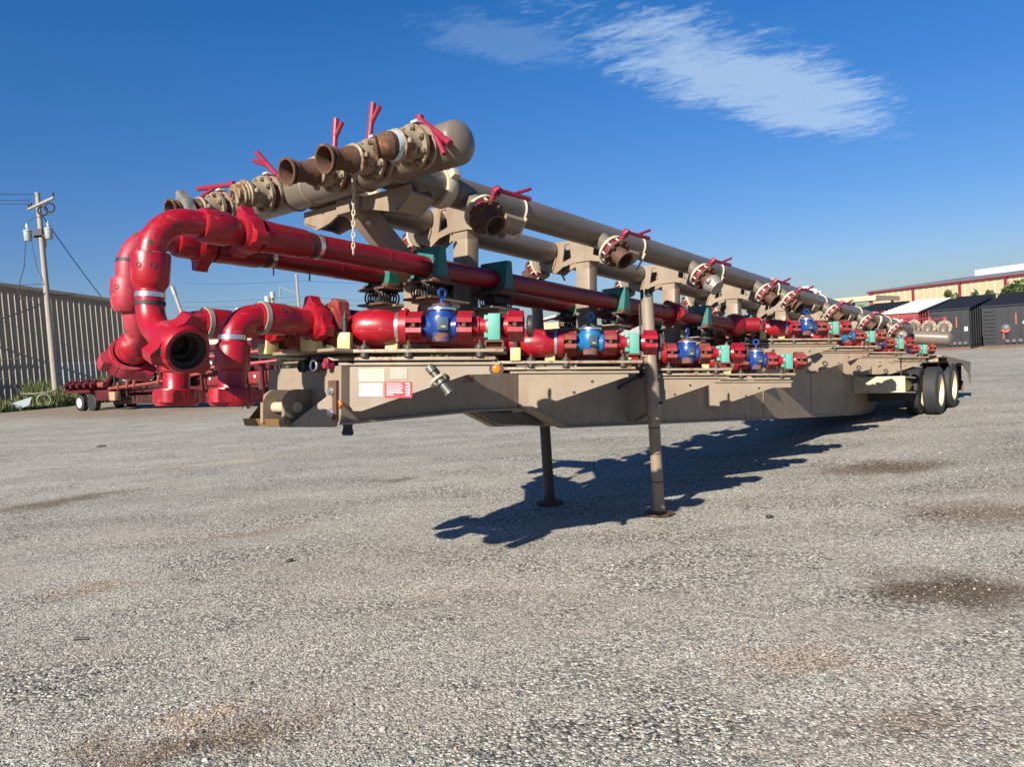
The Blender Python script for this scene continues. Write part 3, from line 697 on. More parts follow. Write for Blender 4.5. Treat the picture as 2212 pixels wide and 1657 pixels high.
for v, kind, h0, h1 in outs:
    o = L(HU, v, HW); at = lambda t: o + OD * t
    mb = MB(); mb.cyl(at(.05), at(.155), .085, 28); n = part(mb, 'outlet_neck', 'shadetan')
    mb = MB(); mb.lathe([(.145, .08), (.145, .135), (.165, .135), (.165, .08)], o, OD, 32); part(mb, 'pipe_flange', 'tan', n)
    mb = MB(); mb.lathe([(.166, .07), (.166, .10), (.215, .10), (.215, .07)], o, OD, 28); mb.cyl(at(.19) + Z * .05, at(.19) + Z * .15, .022, 12); part(mb, 'butterfly_valve', M['crimson'], n)
    mb = MB(); bolts(mb, 8, .113, .15, .25, .009, o, M3); part(mb, 'stud', 'rust', n)
    mb = MB(); mb.lathe([(.216, .07), (.216, .136), (.242, .136), (.242, .10), (.27, .094)], o, OD, 32); bolts(mb, 8, .115, .242, .262, .019, o, M3); bolts(mb, 8, .115, .262, .272, .011, o, M3, 8); part(mb, 'bolted_flange', 'flange', n)
    mb = MB(); mb.lathe([(.25, .095), (.31, .092), (.335, .085), (.35, .098), (.372, .102), (.38, .09)], o, OD, 28)
    for a in (.6, 2.7, 4.8): mb.box(at(.345) + M3 @ Vector((.105 * math.cos(a), .105 * math.sin(a), 0)), (.035, .035, .035), None, .01)
    part(mb, 'cam_coupling', 'flange', n)
    if kind == 'cap':
        mb = MB(); mb.lathe([(.36, .085), (.43, .08), (.45, .085), (.47, .075), (.50, .06), (.515, .035), (.518, .001)], o, OD, 28); part(mb, 'dust_cap', 'rust', n)
        mb = MB(); mb.torus(at(.49) - X * .035, (.6, .6, .2), .065, .009, 20, 8, .4, PI + .8); part(mb, 'cap_handle', 'rust', n)
        mb = MB(); mb.lathe([(.383, .088), (.383, .0905), (.415, .0885), (.415, .086)], o, OD, 28, False, False); part(mb, 'pale_band', plain('pale_blue_seal', (.42, .52, .55), .6), n)
    elif kind == 'plug':
        mb = MB(); mb.lathe([(.37, .100), (.385, .106), (.392, .094), (.405, .096), (.412, .088), (.43, .089), (.436, .074), (.47, .073), (.474, .068), (.474, .001)], o, OD, 28); part(mb, 'dust_cap', M['plugcap'], n)
        mb = MB(); mb.box(at(.48), (.012, .05, .05), None, .004); part(mb, 'cap_handle', 'rust', n)
    else:
        L0 = .37 if kind == 'open' else .37
        mb = MB(); e = .60 if kind == 'open' else .62
        mb.lathe([(L0, .088), (L0 + .05, .082), (L0 + .07, .068), (e - .065, .068), (e - .06, .078), (e - .035, .079), (e - .034, .072), (e - .018, .073), (e - .014, .091), (e, .091), (e, .076), (e - .06, .060), (e - .11, .058), (e - .11, .001)], o, OD, 30, False, False)
        part(mb, 'rusty_nipple', 'rust', n)
        mb = MB(); mb.lathe([(e - .108, .0575), (e - .107, .001)], o, OD, 24, False, False); part(mb, 'bore', 'bore', n)
        if kind == 'union':
            mb = MB(); wing(mb, at(.50), OD, .105, .085, .15, 3, .1); part(mb, 'hammer_union', plain('bare_metal', (.26, .235, .20), .5, .5, .6, 14), n)
            e += .05
    mb = MB(); lever(mb, h0, h1, .075, .021, (1, 0, -.3) if kind == 'open' else (-.9, 0, -.4) if kind == 'plug' else (-.4, 0, -1) if kind == 'cap' else (.1, 0, -1)); part(mb, 'valve_lever', 'crimson', n)
    mb = MB(); mb.box(at(.19) + Z * .152, (.06, .07, .02), None, .006); part(mb, 'lever_plate', 'stud', n)
def chain(p0, n, pitch=.036, r=.0042, lean=(0, 0)):
    mb = MB()
    for i in range(n):
        c = Vector(p0) + Vector((lean[0] * i, lean[1] * i, -pitch * i))
        ax = Vector((.77, .64, 0)) if i % 2 == 0 else Vector((-.3, .95, 0)); ax.normalize()
        sidev = ax.cross(Z).normalized()
        ring = [c + sidev * .011 * math.cos(a) + Z * (.024 * math.sin(a)) for a in [2 * PI * k / 12 for k in range(12)]]
        mb.tube(ring + [ring[0], ring[1]], r, 6)
    return mb
part(chain(L(-3.66, .50, 2.60), 15), 'hanging_chain', 'cream')
part(chain(L(-3.88, -.58, 2.60), 7), 'hanging_chain', 'spring')

# --- jacks (upright in the world)
zl = Vector((TV.z, TU.z, TW.z))
for s in (1, -1):
    b = L(0.0, .68 * s, .0)
    mb = MB(); mb.lathe([(.01, .135), (.018, .15), (.03, .15), (.035, .085), (.05, .078)], b, zl, 8 if s > 0 else 24, True, True, .3)
    ft = part(mb, 'jack_foot', 'rust')
    mb = MB(); mb.lathe([(.04, .062), (.10, .064), (.105, .057), (1.12, .057)], b, zl, 26); part(mb, 'jack_leg', 'tan' if s > 0 else M['darksteel'])
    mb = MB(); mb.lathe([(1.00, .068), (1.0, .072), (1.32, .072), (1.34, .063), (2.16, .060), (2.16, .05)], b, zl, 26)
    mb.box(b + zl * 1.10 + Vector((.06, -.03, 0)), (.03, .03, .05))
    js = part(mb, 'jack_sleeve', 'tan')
    for t in (.34, .62, .88):
        mb = MB(); mb.lathe([(-.006, .0575), (-.004, .0588), (.004, .0588), (.006, .0575)], b + zl * t, zl, 26, False, False); part(mb, 'wear_ring', 'rust')
    mb = MB(); mb.cyl(b + zl * 1.12 + Vector((-.10, .0, 0)), b + zl * 1.12 + Vector((.11, 0, 0)), .014, 10); part(mb, 'lock_pin', 'spring')
    mb = MB(); mb.box(b + zl * 1.62 + Vector((-.02 * s, -.062, 0)), (.06, .012, .09), None, .003); part(mb, 'jack_plate', 'grey')
    mb = MB()
    for a in (.6, 2.1, 3.7, 5.2): mb.box(b + zl * 2.19 + Vector((.045 * math.cos(a), .045 * math.sin(a), 0)), (.026, .02, .09))
    part(mb, 'jack_cap', 'spring', js)
    mb = MB()
    mb.prism([(.42 * s, .93), (.62 * s, 1.02), (.62 * s, 1.40), (.42 * s, 1.40)], (0, .02, 0), X, Z, Y, .014); mb.prism([(.42 * s, .93), (.62 * s, 1.02), (.62 * s, 1.40), (.42 * s, 1.40)], (0, -.14, 0), X, Z, Y, .014)
    part(mb, 'jack_bracket', 'tan')
mb = MB(); bq = L(0, .68, 0)
mb.tube([bq + zl * 2.10 + Vector((-.075, -.02, 0)), bq + zl * 1.8 + Vector((-.08, -.02, 0)), bq + zl * 1.45 + Vector((-.085, -.03, 0))], .012, 8)
pl = [L(-.06, .60, 1.44), L(-.08, .56, 1.36), L(-.10, .53, 1.25), L(-.08, .54, 1.12), L(-.02, .60, 1.06)]
mb.tube(pl, .020, 10); mb.tube([L(-.10, .60, 1.42), L(-.18, .52, 1.36), L(-.30, .46, 1.30), L(-.36, .44, 1.26)], .014, 8)
mb.torus(L(-.15, .56, 1.40), Y, .035, .01, 16, 6)
part(mb, 'hydraulic_hose', 'dark')

# --- axles, wheels, fender
def tyre_mesh():
    mb = MB(30); Rr = .445; hw = .125
    prof = [(-hw * .78, .285), (-hw * .95, .31), (-hw, .36), (-hw * .97, .40), (-hw * .86, .432)]
    x = -hw * .80
    for k in range(6):
        prof += [(x, Rr), (x + .026, Rr), (x + .0265, Rr - .011), (x + .0335, Rr - .011)]; x += .034
    prof = prof[:-2]
    prof += [(hw * .86, .432), (hw * .97, .40), (hw, .36), (hw * .95, .31), (hw * .78, .285)]
    mb.lathe(prof, (0, 0, 0), X, 48, False, False); return mb.mesh('tyre', M['tyre'])
def rim_mesh():
    mb = MB(); mb.lathe([(.10, .288), (.112, .296), (.112, .276), (.09, .27), (.02, .262), (-.05, .225), (-.055, .12), (-.03, .11), (-.02, .09), (.03, .085), (.035, .001)], (0, 0, 0), X, 40, False, True)
    for k in range(10): mb.cyl(Vector((-.055, .165 * math.cos(k * PI / 5), .165 * math.sin(k * PI / 5))), Vector((-.02, .165 * math.cos(k * PI / 5), .165 * math.sin(k * PI / 5))), .015, 6)
    mb.lathe([(-.11, .288), (-.112, .276), (.02, .262)], (0, 0, 0), X, 40, False, False)
    return mb.mesh('rim', M['wheel'])
TY, RM = tyre_mesh(), rim_mesh()
for s in (1, -1):
    for u_ in (9.22, 10.46):
        for v in (1.33, 1.03):
            m = Matrix.Translation(L(u_, v * s, u_ * .0985 + .447))
            if s < 0: m = m @ Matrix.Rotation(PI, 4, 'Z')
            t = inst('tyre', TY, T, m); inst('rim', RM, t, Matrix.Identity(4) if v > 1 else Matrix.Translation((.0, 0, 0)))
for u_ in (9.28, 10.5):
    mb = MB(); mb.cyl(L(u_, -.9, u_ * .0985 + .447), L(u_, .9, u_ * .0985 + .447), .07, 16); part(mb, 'axle', 'dark')
for s in (1, -1):
    mb = MB()
    mb.box(L(10.9, s * .93, 2.005), (1.0, 3.0, .03)); mb.box(L(9.45, s * 1.15, 1.95), (.42, .03, .10))
    sk = [(9.95, 1.985), (12.35, 2.02), (12.35, 1.55), (12.28, 1.55), (12.1, 1.78), (11.4, 1.95), (10.9, 1.94), (10.55, 1.88), (10.15, 1.84), (9.95, 1.95)]
    mb.prism(sk, (s * 1.42 - .008, 0, 0), Y, Z, X, .016)
    mb.prism([(s * .45, 1.95), (s * 1.28, 1.95), (s * 1.28, 1.99), (s * .45, 1.99)], (0, 12.3, 0), X, Z, Y, .03)
    fd = part(mb, 'fender', 'tan')
    mb = MB(); mb.prism([(s * .75, 1.95), (s * 1.25, 1.95), (s * 1.25, 1.40), (s * .75, 1.40)], (0, 12.36, 0), X, Z, Y, .012); part(mb, 'mud_flap', 'dark')
    mb = MB(); mb.box(L(12.33, s * 1.27, 1.50), (.03, .05, .24)); part(mb, 'flap_bracket', 'rust', fd)
    # suspension box ahead of the wheels
    mb = MB(); mb.box(L(7.45, s * .84, 1.44), (.80, .02, .27)); mb.box(L(7.85, s * .84, 1.57), (.78, .80, .02)); mb.box(L(7.85, s * .84, 1.31), (.78, .80, .02)); mb.box(L(7.45, s * .43, 1.44), (.12, .12, .30)); bx = part(mb, 'suspension_box', 'cream')
    mb = MB(); mb.cyl(L(7.75, s * 1.05, 1.44), L(8.2, s * 1.05, 1.44), .12, 20); part(mb, 'yellow_canister', plain('yellow_paint', (.62, .42, .02), .4), bx)
    mb = MB(); mb.box(L(8.3, s * .7, 1.40), (.9, .06, .5)); part(mb, 'spring_hanger', 'dark', bx)
part(chain(L(7.65, 1.13, 2.0), 12, .05, .006), 'hanging_chain', 'rust')

# ------------------------------------------------------------------ surroundings
def at(px, py, Yd):
    """point at distance Yd ahead seen in the direction of a photo point (used to survey the yard)"""
    d = FW + RT * (px - CX) / F - UP * (py - CY) / F
    return CAM + d * (Yd / d.y)
def gxy(px, Yd): p = at(px, 752, Yd); return Vector((p.x, p.y, 0))
EX = Vector((.766, -.643, 0)); DX = Vector((.643, .766, 0))      # yard axes (parallel to the trailer)
def tpart(mb, name, mat, parent): return mb.obj(name, M[mat] if isinstance(mat, str) else mat, parent)

# ground ---------------------------------------------------------------
def stain(nt, vec, c, rx, ry, rot, soft=.62):
    mp = nt.nodes.new('ShaderNodeMapping'); mp.vector_type = 'TEXTURE'
    mp.inputs['Location'].default_value = (c[0], c[1], 0); mp.inputs['Rotation'].default_value = (0, 0, rot); mp.inputs['Scale'].default_value = (rx, ry, 1)
    nt.links.new(vec, mp.inputs[0])
    ln = nt.nodes.new('ShaderNodeVectorMath'); ln.operation = 'LENGTH'; nt.links.new(mp.outputs[0], ln.inputs[0])
    return ramp(nt, ln.outputs['Value'], [(1 - soft, 1), (1.0, 0)])
def gravel():
    m, nt, b = nmat('gravel'); tc = nt.nodes.new('ShaderNodeTexCoord'); v = tc.outputs['Object']
    def vor(scale, feat='F1'):
        n = nt.nodes.new('ShaderNodeTexVoronoi'); n.feature = feat; n.inputs['Scale'].default_value = scale; n.inputs['Randomness'].default_value = 1
        nt.links.new(v, n.inputs['Vector']); return n
    wob = nt.nodes.new('ShaderNodeVectorMath'); wob.operation = 'ADD'; nt.links.new(v, wob.inputs[0])
    nz = nt.nodes.new('ShaderNodeTexNoise'); nz.inputs['Scale'].default_value = 2.2; nz.inputs['Detail'].default_value = 7; nt.links.new(v, nz.inputs['Vector'])
    sc = nt.nodes.new('ShaderNodeVectorMath'); sc.operation = 'SCALE'; sc.inputs[3].default_value = .9; nt.links.new(nz.outputs['Color'], sc.inputs[0])
    sb = nt.nodes.new('ShaderNodeVectorMath'); sb.operation = 'SUBTRACT'; sb.inputs[1].default_value = (.45, .45, .45); nt.links.new(sc.outputs[0], sb.inputs[0]); nt.links.new(sb.outputs[0], wob.inputs[1])
    wv = wob.outputs[0]
    A, B_ = vor(56), vor(104)
    stops = [(0, (.04, .038, .037)), (.13, (.09, .084, .077)), (.32, (.185, .172, .15)), (.54, (.30, .278, .235)), (.74, (.425, .392, .326)), (.9, (.56, .522, .44)), (.97, (.70, .672, .60)), (1, (.48, .335, .225))]
    def sep(n):
        s_ = nt.nodes.new('ShaderNodeSeparateColor'); nt.links.new(n.outputs['Color'], s_.inputs[0]); return s_.outputs[0]
    cA = ramp(nt, sep(A), stops); cB = ramp(nt, sep(B_), stops)
    gapA = ramp(nt, A.outputs['Distance'], [(.35, 1.08), (.80, .44)])
    patch = noise(nt, mapping(nt, v, (.55, .9, 1), rot=(0, 0, .5)), 1.3, 6, .6)
    pm = ramp(nt, patch, [(.40, 0), (.60, 1)])
    c = mix(nt, pm, cB, cA)
    c = mix(nt, math_(nt, 'MULTIPLY', pm, .8), c, mix(nt, 1.0, c, gapA, 'MULTIPLY'))
    # fines between the stones
    fine = noise(nt, v, 170, 3, .6); dustc = mix(nt, fine, (.175, .150, .118), (.37, .325, .262))
    dust = ramp(nt, noise(nt, mapping(nt, v, (.45, 1.0, 1), loc=(3, 8, 0), rot=(0, 0, .35)), .9, 8, .62), [(.50, 0), (.70, .62)])
    c = mix(nt, dust, c, dustc)
    big = noise(nt, v, .16, 4, .6); c = mix(nt, 1.0, c, ramp(nt, big, [(.3, (.98, .99, .97)), (.7, (1.20, 1.215, 1.20))]), 'MULTIPLY')
    trk = noise(nt, mapping(nt, v, (.10, 1.25, 1), rot=(0, 0, -.42), loc=(3, 3, 3)), 1.0, 6, .62)
    c = mix(nt, 1.0, c, ramp(nt, trk, [(.34, (.90, .89, .87)), (.5, (1, 1, 1)), (.66, (1.07, 1.065, 1.05))]), 'MULTIPLY')
    warm = ramp(nt, noise(nt, mapping(nt, v, (.5, 1.2, 1), loc=(9, 2, 4)), .55, 7, .65), [(.60, 0), (.74, .45)])
    c = mix(nt, warm, c, (.27, .215, .16))
    for (cx_, cy_, rx, ry, rot, col, k) in STAINS:
        f = stain(nt, wv, (cx_, cy_), rx, ry, rot); c = mix(nt, math_(nt, 'MULTIPLY', f, k), c, mix(nt, 1.0, c, col, 'MULTIPLY'))
    # bare soil verge beside the shed wall
    dp = nt.nodes.new('ShaderNodeVectorMath'); dp.operation = 'DOT_PRODUCT'; dp.inputs[1].default_value = (.643, .766, 0); nt.links.new(wv, dp.inputs[0])
    ex = nt.nodes.new('ShaderNodeVectorMath'); ex.operation = 'DOT_PRODUCT'; ex.inputs[1].default_value = (.766, -.643, 0); nt.links.new(v, ex.inputs[0])
    verge = math_(nt, 'MULTIPLY', ramp(nt, math_(nt, 'DIVIDE', dp.outputs['Value'], 20), [(.60, 0), (.70, .85), (.9, .85), (1, .2)]), ramp(nt, math_(nt, 'ADD', math_(nt, 'DIVIDE', ex.outputs['Value'], -60), .0), [(.42, 0), (.55, 1)]))
    c = mix(nt, verge, c, mix(nt, fine, (.13, .095, .062), (.30, .235, .165)))
    nt.links.new(c, b.inputs['Base Color']); b.inputs['Roughness'].default_value = .92; b.inputs['Specular IOR Level'].default_value = .25
    h = math_(nt, 'ADD', math_(nt, 'MULTIPLY', math_(nt, 'MULTIPLY', A.outputs['Distance'], pm), -1.0), math_(nt, 'ADD', math_(nt, 'MULTIPLY', sep(A), .35), math_(nt, 'MULTIPLY', B_.outputs['Distance'], -.5)))
    nt.links.new(bump(nt, h, .8, .013), b.inputs['Normal']); return m
STAINS = [(2.68, 4.90, .66, .56, -.74, (.36, .31, .24), .95), (-1.66, 3.50, .75, .32, .35, (.50, .40, .30), .85), (-6.6, 10.7, 1.6, .42, .75, (.52, .44, .36), .85),
          (4.45, 9.15, 1.0, .6, .1, (.48, .38, .29), .9), (4.25, 6.75, 1.0, .65, -.4, (.58, .50, .42), .85), (-1.76, 10.73, .35, .2, .1, (.55, .45, .36), .8),
          (-2.75, 7.96, .6, .2, .3, (.92, .72, .60), .6), (-3.62, 6.22, .5, .2, .3, (.88, .68, .56), .6), (-1.61, 3.85, .22, .12, .4, (1.1, .85, .68), .7), (-5.4, 14.0, 1.5, .3, .2, (1.3, 1.15, .92), .7), (1.4, 4.0, .4, .25, .2, (.95, .72, .58), .6), (1.66, 3.3, .35, .2, 0, (.68, .58, .5), .7), (1.94, 20.5, 3.0, .8, .1, (1.3, 1.15, .9), .7)]
mb = MB(); n = 8; ext = 420
mb.poly([(-ext, -60, 0), (ext, -60, 0), (ext, 700, 0), (-ext, 700, 0)])
g = mb.obj('ground', gravel()); tag(g, kind='structure')

# loose stones on the gravel near the viewer
def stone_mat():
    m, nt, b = nmat('loose_stone'); ge = nt.nodes.new('ShaderNodeNewGeometry')
    c = ramp(nt, ge.outputs['Random Per Island'], [(0, (.06, .056, .054)), (.25, (.14, .13, .115)), (.5, (.23, .21, .18)), (.72, (.31, .28, .24)), (.90, (.37, .345, .30)), (.97, (.45, .43, .39)), (1, (.34, .21, .13))])
    nt.links.new(c, b.inputs['Base Color']); b.inputs['Roughness'].default_value = .85; return m
def pebbles():
    rr = random.Random(3); ico = bmesh.new(); bmesh.ops.create_icosphere(ico, subdivisions=1, radius=1)
    base = [v.co.copy() for v in ico.verts]; faces = [[v.index for v in f.verts] for f in ico.faces]; ico.free()
    V, Fc = [], []
    for i in range(34000):
        d = 2.7 * (11.0 / 2.7) ** (rr.random() ** 1.15); x = (rr.random() * 2 - 1) * (.72 * d + .3)
        cl = math.sin(x * 1.7 + 2 * math.sin(d * 1.3)) + math.sin(d * 2.3 + x * .8) + rr.gauss(0, .9)
        if cl < -.2: continue
        s_ = min(.019, max(.0035, rr.lognormvariate(-5.40, .36))); rz = rr.random() * 6.28; k = len(V)
        sx, sy, sz = s_ * rr.uniform(.7, 1.3), s_ * rr.uniform(.7, 1.2), s_ * rr.uniform(.45, .8); cz, sn = math.cos(rz), math.sin(rz)
        for p in base:
            j = 1 + rr.uniform(-.22, .22); a, b2 = p.x * sx * j, p.y * sy * j
            V.append((x + a * cz - b2 * sn, d + a * sn + b2 * cz, sz * .55 + p.z * sz * j))
        Fc += [[q + k for q in f] for f in faces]
    me = bpy.data.meshes.new('loose_stones'); me.from_pydata(V, [], Fc); me.materials.append(stone_mat()); return me
o = inst('loose_stones', pebbles()); tag(o, 'small loose grey and tan stones scattered over the yard', 'gravel', kind='stuff')
def rock(px, py, s, mat, label, flat=.6):
    d = FW + RT * (px - CX) / F - UP * (py - CY) / F; p = CAM + d * (-H / d.z)
    mb = MB(20); g_ = bmesh.ops.create_icosphere(mb.bm, subdivisions=2, radius=s)
    for v in mb.bm.verts: v.co *= 1 + R.uniform(-.16, .16); v.co.z *= flat
    me = mb.mesh('stone', mat); o = inst('stone', me); o.location = (p.x, p.y, s * flat * .6); return tag(o, label, 'stone')
wm = plain('pale_stone', (.62, .60, .55), .8, 0, .2, 60, .3); dm = plain('dark_stone', (.05, .048, .045), .9, 0, .3, 60, .4)
rock(443, 1645, .014, wm, 'white pebble at the bottom edge of the gravel, left of centre')
rock(400, 1368, .010, wm, 'white pebble above the pale sandy patch on the left of the yard').name = 'stone'
def scrap(px, py, build, name, label, cat, mat):
    d = FW + RT * (px - CX) / F - UP * (py - CY) / F; p = CAM + d * (-H / d.z)
    mb = MB(); build(mb); o = inst(name, mb.mesh(name, mat)); o.location = (p.x, p.y, 0); return tag(o, label, cat)
scrap(175, 1385, lambda m: m.tube([(-.05, 0, .012), (-.01, .004, .016), (.05, -.003, .011)], [.008, .010, .007], 8), 'scrap_strip', 'short dark strip of rubber lying flat on the gravel, lower left', 'scrap', M['dark'])
scrap(625, 1215, lambda m: (m.sphere((0, 0, .014), .03, (1, .6, .5), 12), m.box((.02, .01, .02), (.03, .02, .02), None, .004)), 'rubber_lump', 'small black lump of rubber on the gravel left of the jacks', 'scrap', M['dark'])
scrap(1663, 1120, lambda m: (m.sphere((0, 0, .016), .034, (1.1, .6, .5), 12), m.box((-.02, .01, .02), (.03, .02, .02), None, .004)), 'rubber_lump', 'small black lump of rubber on the gravel right of the near jack', 'scrap', M['dark'])
scrap(218, 966, lambda m: m.tube([(-.10, 0, .02), (0, .02, .035), (.11, 0, .02)], [.02, .03, .02], 8), 'rubber_lump', 'dark scrap lying far off on the pale gravel in front of the maroon trailer', 'scrap', M['dark'])

# ribbed steel shed on the left -------------------------------------------
SHA = math.atan2(4.43, 5.84)                # wall runs along az 37 degrees
sh = thing('metal_shed', 'long brown shed with ribbed steel wall and sloping roof edge behind the utility pole', 'shed', (-31.05, 47.5, 0), -SHA)
WM = plain('brown_sheet', (.29, .245, .18), .5, 0, .10, 3, .03)
hz = lambda t: 7.62 - .135 * t
mb = MB(10); lo, hi = [], []; y = -12.0
while y < 9.4:
    for x, dy in ((0, 0), (0, .225), (.062, .295), (.062, .318), (0, .335)): lo.append(Vector((x, y + dy, 0))); hi.append(Vector((x, y + dy, hz(y + dy))))
    y += .345
mb.ring_skin([lo, hi], False, False, False); tpart(mb, 'wall', WM, sh)
mb = MB(); mb.prism([(-12, 0), (9.5, 0), (9.5, hz(9.5) - .1), (-12, hz(-12) - .1)], (-14, 0, 0), Y, Z, X, 13.95); tpart(mb, 'shed_body', WM, sh)
mb = MB(); mb.prism([(-12.2, hz(-12.2)), (9.8, hz(9.8)), (9.8, hz(9.8) + .22), (-12.2, hz(-12.2) + .22)], (-14.2, 0, 0), Y, Z, X, 14.36); mb.prism([(-12.2, hz(-12.2) - .12), (9.8, hz(9.8) - .12), (9.8, hz(9.8) - .01), (-12.2, hz(-12.2) - .01)], (.08, 0, 0), Y, Z, X, .05); tpart(mb, 'roof', plain('tan_trim', (.26, .21, .15), .45, .2, .1), sh)
mb = MB(10); lo, hi = [], []; y = 2.84
while y < 5.1:
    for x, dy in ((.012, 0), (.012, .225), (.074, .295), (.074, .318), (.012, .335)): lo.append(Vector((x, y + dy, 0))); hi.append(Vector((x, y + dy, 2.75)))
    y += .345
mb.ring_skin([lo, hi], False, False, False); tpart(mb, 'patch_panel', plain('pale_grey_sheet', (.30, .29, .27), .5, 0, .1), sh)
for z, y1 in ((3.1, .75), (1.9, -.2)): mb = MB(); mb.cyl((.15, -10, z), (.15, y1, z), .03, 8); tpart(mb, 'wall_rail', 'grey', sh)

# grass verge
def grass_mat():
    m, nt, b = nmat('grass_blades'); ge = nt.nodes.new('ShaderNodeNewGeometry')
    c = ramp(nt, ge.outputs['Random Per Island'], [(0, (.04, .07, .014)), (.5, (.085, .125, .026)), (.8, (.14, .16, .04)), (1, (.25, .21, .08))])
    nt.links.new(c, b.inputs['Base Color']); b.inputs['Roughness'].default_value = .6; return m
V, Fc = [], []; rr = random.Random(5)
for i in range(26000):
    tt = rr.uniform(-6, 10.5); ee = .1 + 4.4 * rr.random() ** 1.15 * (1 - .5 * max(0, tt / 10.5)); x_ = -31.05 + .604 * tt + .797 * ee; y_ = 47.5 + .797 * tt - .604 * ee
    h_ = rr.uniform(.4, 1.75) * (1.12 - .16 * ee) * (.75 + .4 * math.sin(y_ * 1.3 + x_)); a = rr.random() * PI; w_ = rr.uniform(.016, .045)
    lx, ly = rr.gauss(0, .22) * h_, rr.gauss(0, .22) * h_; k = len(V); c_, s_ = math.cos(a) * w_, math.sin(a) * w_
    V += [(x_ - c_, y_ - s_, 0), (x_ + c_, y_ + s_, 0), (x_ + c_ * .7 + lx * .4, y_ + s_ * .7 + ly * .4, h_ * .55), (x_ - c_ * .7 + lx * .4, y_ - s_ * .7 + ly * .4, h_ * .55), (x_ + lx, y_ + ly, h_)]
    Fc += [[k, k + 1, k + 2, k + 3], [k + 3, k + 2, k + 4]]
me = bpy.data.meshes.new('grass'); me.from_pydata(V, [], Fc); me.materials.append(grass_mat())
tag(inst('grass', me), 'tall unkempt grass growing along the foot of the brown shed', 'grass', kind='stuff')

# scrap against the wall
g = thing('scrap_gate', 'rusty bent metal frame leaning in the grass by the shed wall', 'frame', gxy(70, 45.6))
mb = MB(); mb.tube([(-1.1, 0, 1.25), (-.9, 0, .95), (0, 0, .9), (1.0, 0, .98), (1.3, 0, 1.15)], .05, 8); mb.tube([(-1.25, 0, 1.55), (-1.0, 0, .6), (-.85, .1, 0)], .05, 8); tpart(mb, 'top_rail', 'spring', g)
for x in (-.4, .5, 1.15): mb = MB(); mb.cyl((x, 0, .92), (x, .05, 0), .045, 8); tpart(mb, 'upright', 'spring', g)
g = thing('metal_sheet', 'bent blue grey metal sheet lying in the grass by the shed', 'sheet', gxy(30, 43.9))
mb = MB(); mb.prism([(-1.0, 0), (.55, .02), (.7, .55), (-.5, .60)], (0, 0, .12), (.95, .1, .28), (-.2, .5, .8), (.1, -.8, .5), .03); tpart(mb, 'sheet', plain('galvanised', (.22, .27, .28), .35, .4, .15), g)
g = thing('wheel_hoop', 'bare metal wheel hoop standing in the grass beside the utility pole', 'hoop', gxy(84, 45.2))
mb = MB(); mb.torus((0, 0, .5), (.3, -1, .1), .36, .03, 28, 8); tpart(mb, 'hoop', 'grey', g)

# utility poles and wires ----------------------------------------------
PW = plain('weathered_pole', (.27, .24, .195), .85, 0, .25, 5, .3)
def wire(pts, r, name='power_line', label=None, group=None, sag=0, par=None):
    mb = MB(); P_ = []
    for a, b in zip(pts, pts[1:]):
        a, b = Vector(a), Vector(b)
        for i in range(12): t = i / 12; P_.append(a.lerp(b, t) - Z * sag * 4 * t * (1 - t))
    P_.append(Vector(pts[-1])); mb.tube(P_, r, 5)
    o = inst(name, mb.mesh(name, M['dark']), par)
    if label: tag(o, label, 'cable', group)
    return o
pb = gxy(112, 47.0); up_ = thing('utility_pole', 'tall wooden utility pole with crossarm and three grey transformers before the brown shed', 'pole', pb)
top = 13.0
mb = MB(); mb.lathe([(0, .19), (4, .18), (top, .135), (top + .06, .12)], (0, 0, 0), Z, 14); tpart(mb, 'pole_shaft', PW, up_)
cd = EX.copy()
mb = MB(); mb.box(cd * .65 + Vector((0, -.18, top - .75)), (4.1, .11, .13), fr(Z, cd), .01); tpart(mb, 'crossarm', PW, up_)
mb = MB()
for t in (-1.3, 2.6, -.9): mb.lathe([(0, .05), (.06, .07), (.12, .05), (.18, .07), (.26, .04)], cd * t + Vector((0, -.18, top - .68)), Z, 10)
tpart(mb, 'insulator', 'spring', up_)
for t in (1.0, 2.1):
    mb = MB(); c = cd * t + Vector((0, -.3, top - 1.25)); mb.torus(c, (.2, -1, 0), .26, .055, 18, 8); tpart(mb, 'cutout_switch', 'dark', up_)
TG = plain('transformer_grey', (.33, .36, .36), .4, .1, .08, 5)
for k, (dx, dy, dz) in enumerate(((-.72, -.15, 10.15), (.56, -.15, 10.2), (-.22, .45, 9.8))):
    o_ = Vector((dx, dy, dz)); mb = MB(); mb.lathe([(0, .19), (.03, .21), (.56, .225), (.58, .25), (.63, .25), (.66, .22), (.68, .1)], o_, Z, 22); tr = tpart(mb, 'transformer', TG, up_)
    mb = MB(); mb.lathe([(.66, .04), (.76, .04), (.80, .075), (.92, .085), (.98, .05), (1.05, .05)], o_ + Vector((.0, 0, 0)), Z, 10); tpart(mb, 'bushing', 'white', tr)
mb = MB(); mb.box((-.08, -.1, 10.4), (1.0, .12, .10)); mb.box((-.1, -.1, 10.6), (.5, .12, .5)); tpart(mb, 'mount_bracket', 'dark', up_)
mb = MB()
for pp, r_ in (([(-.85, -.2, 10.2), (-1.1, -.2, 8.6), (-1.6, -.2, 7.3), (-1.5, -.2, 6.7), (-.6, -.2, 6.6), (-.45, -.2, 6.2), (0, -.15, 7.0)], .03), ([(-.5, -.2, 10.0), (-.35, -.2, 8.6), (0, -.15, 7.5)], .022), ([(-.75, -.1, 11.2), (-.4, -.1, 11.5), (.9, -.2, 11.7)], .02)):
    mb = MB(); mb.tube(pp, r_, 6); tpart(mb, 'lead_wire', 'dark', up_)
A_ = pb + Vector((0, -.18, 0))
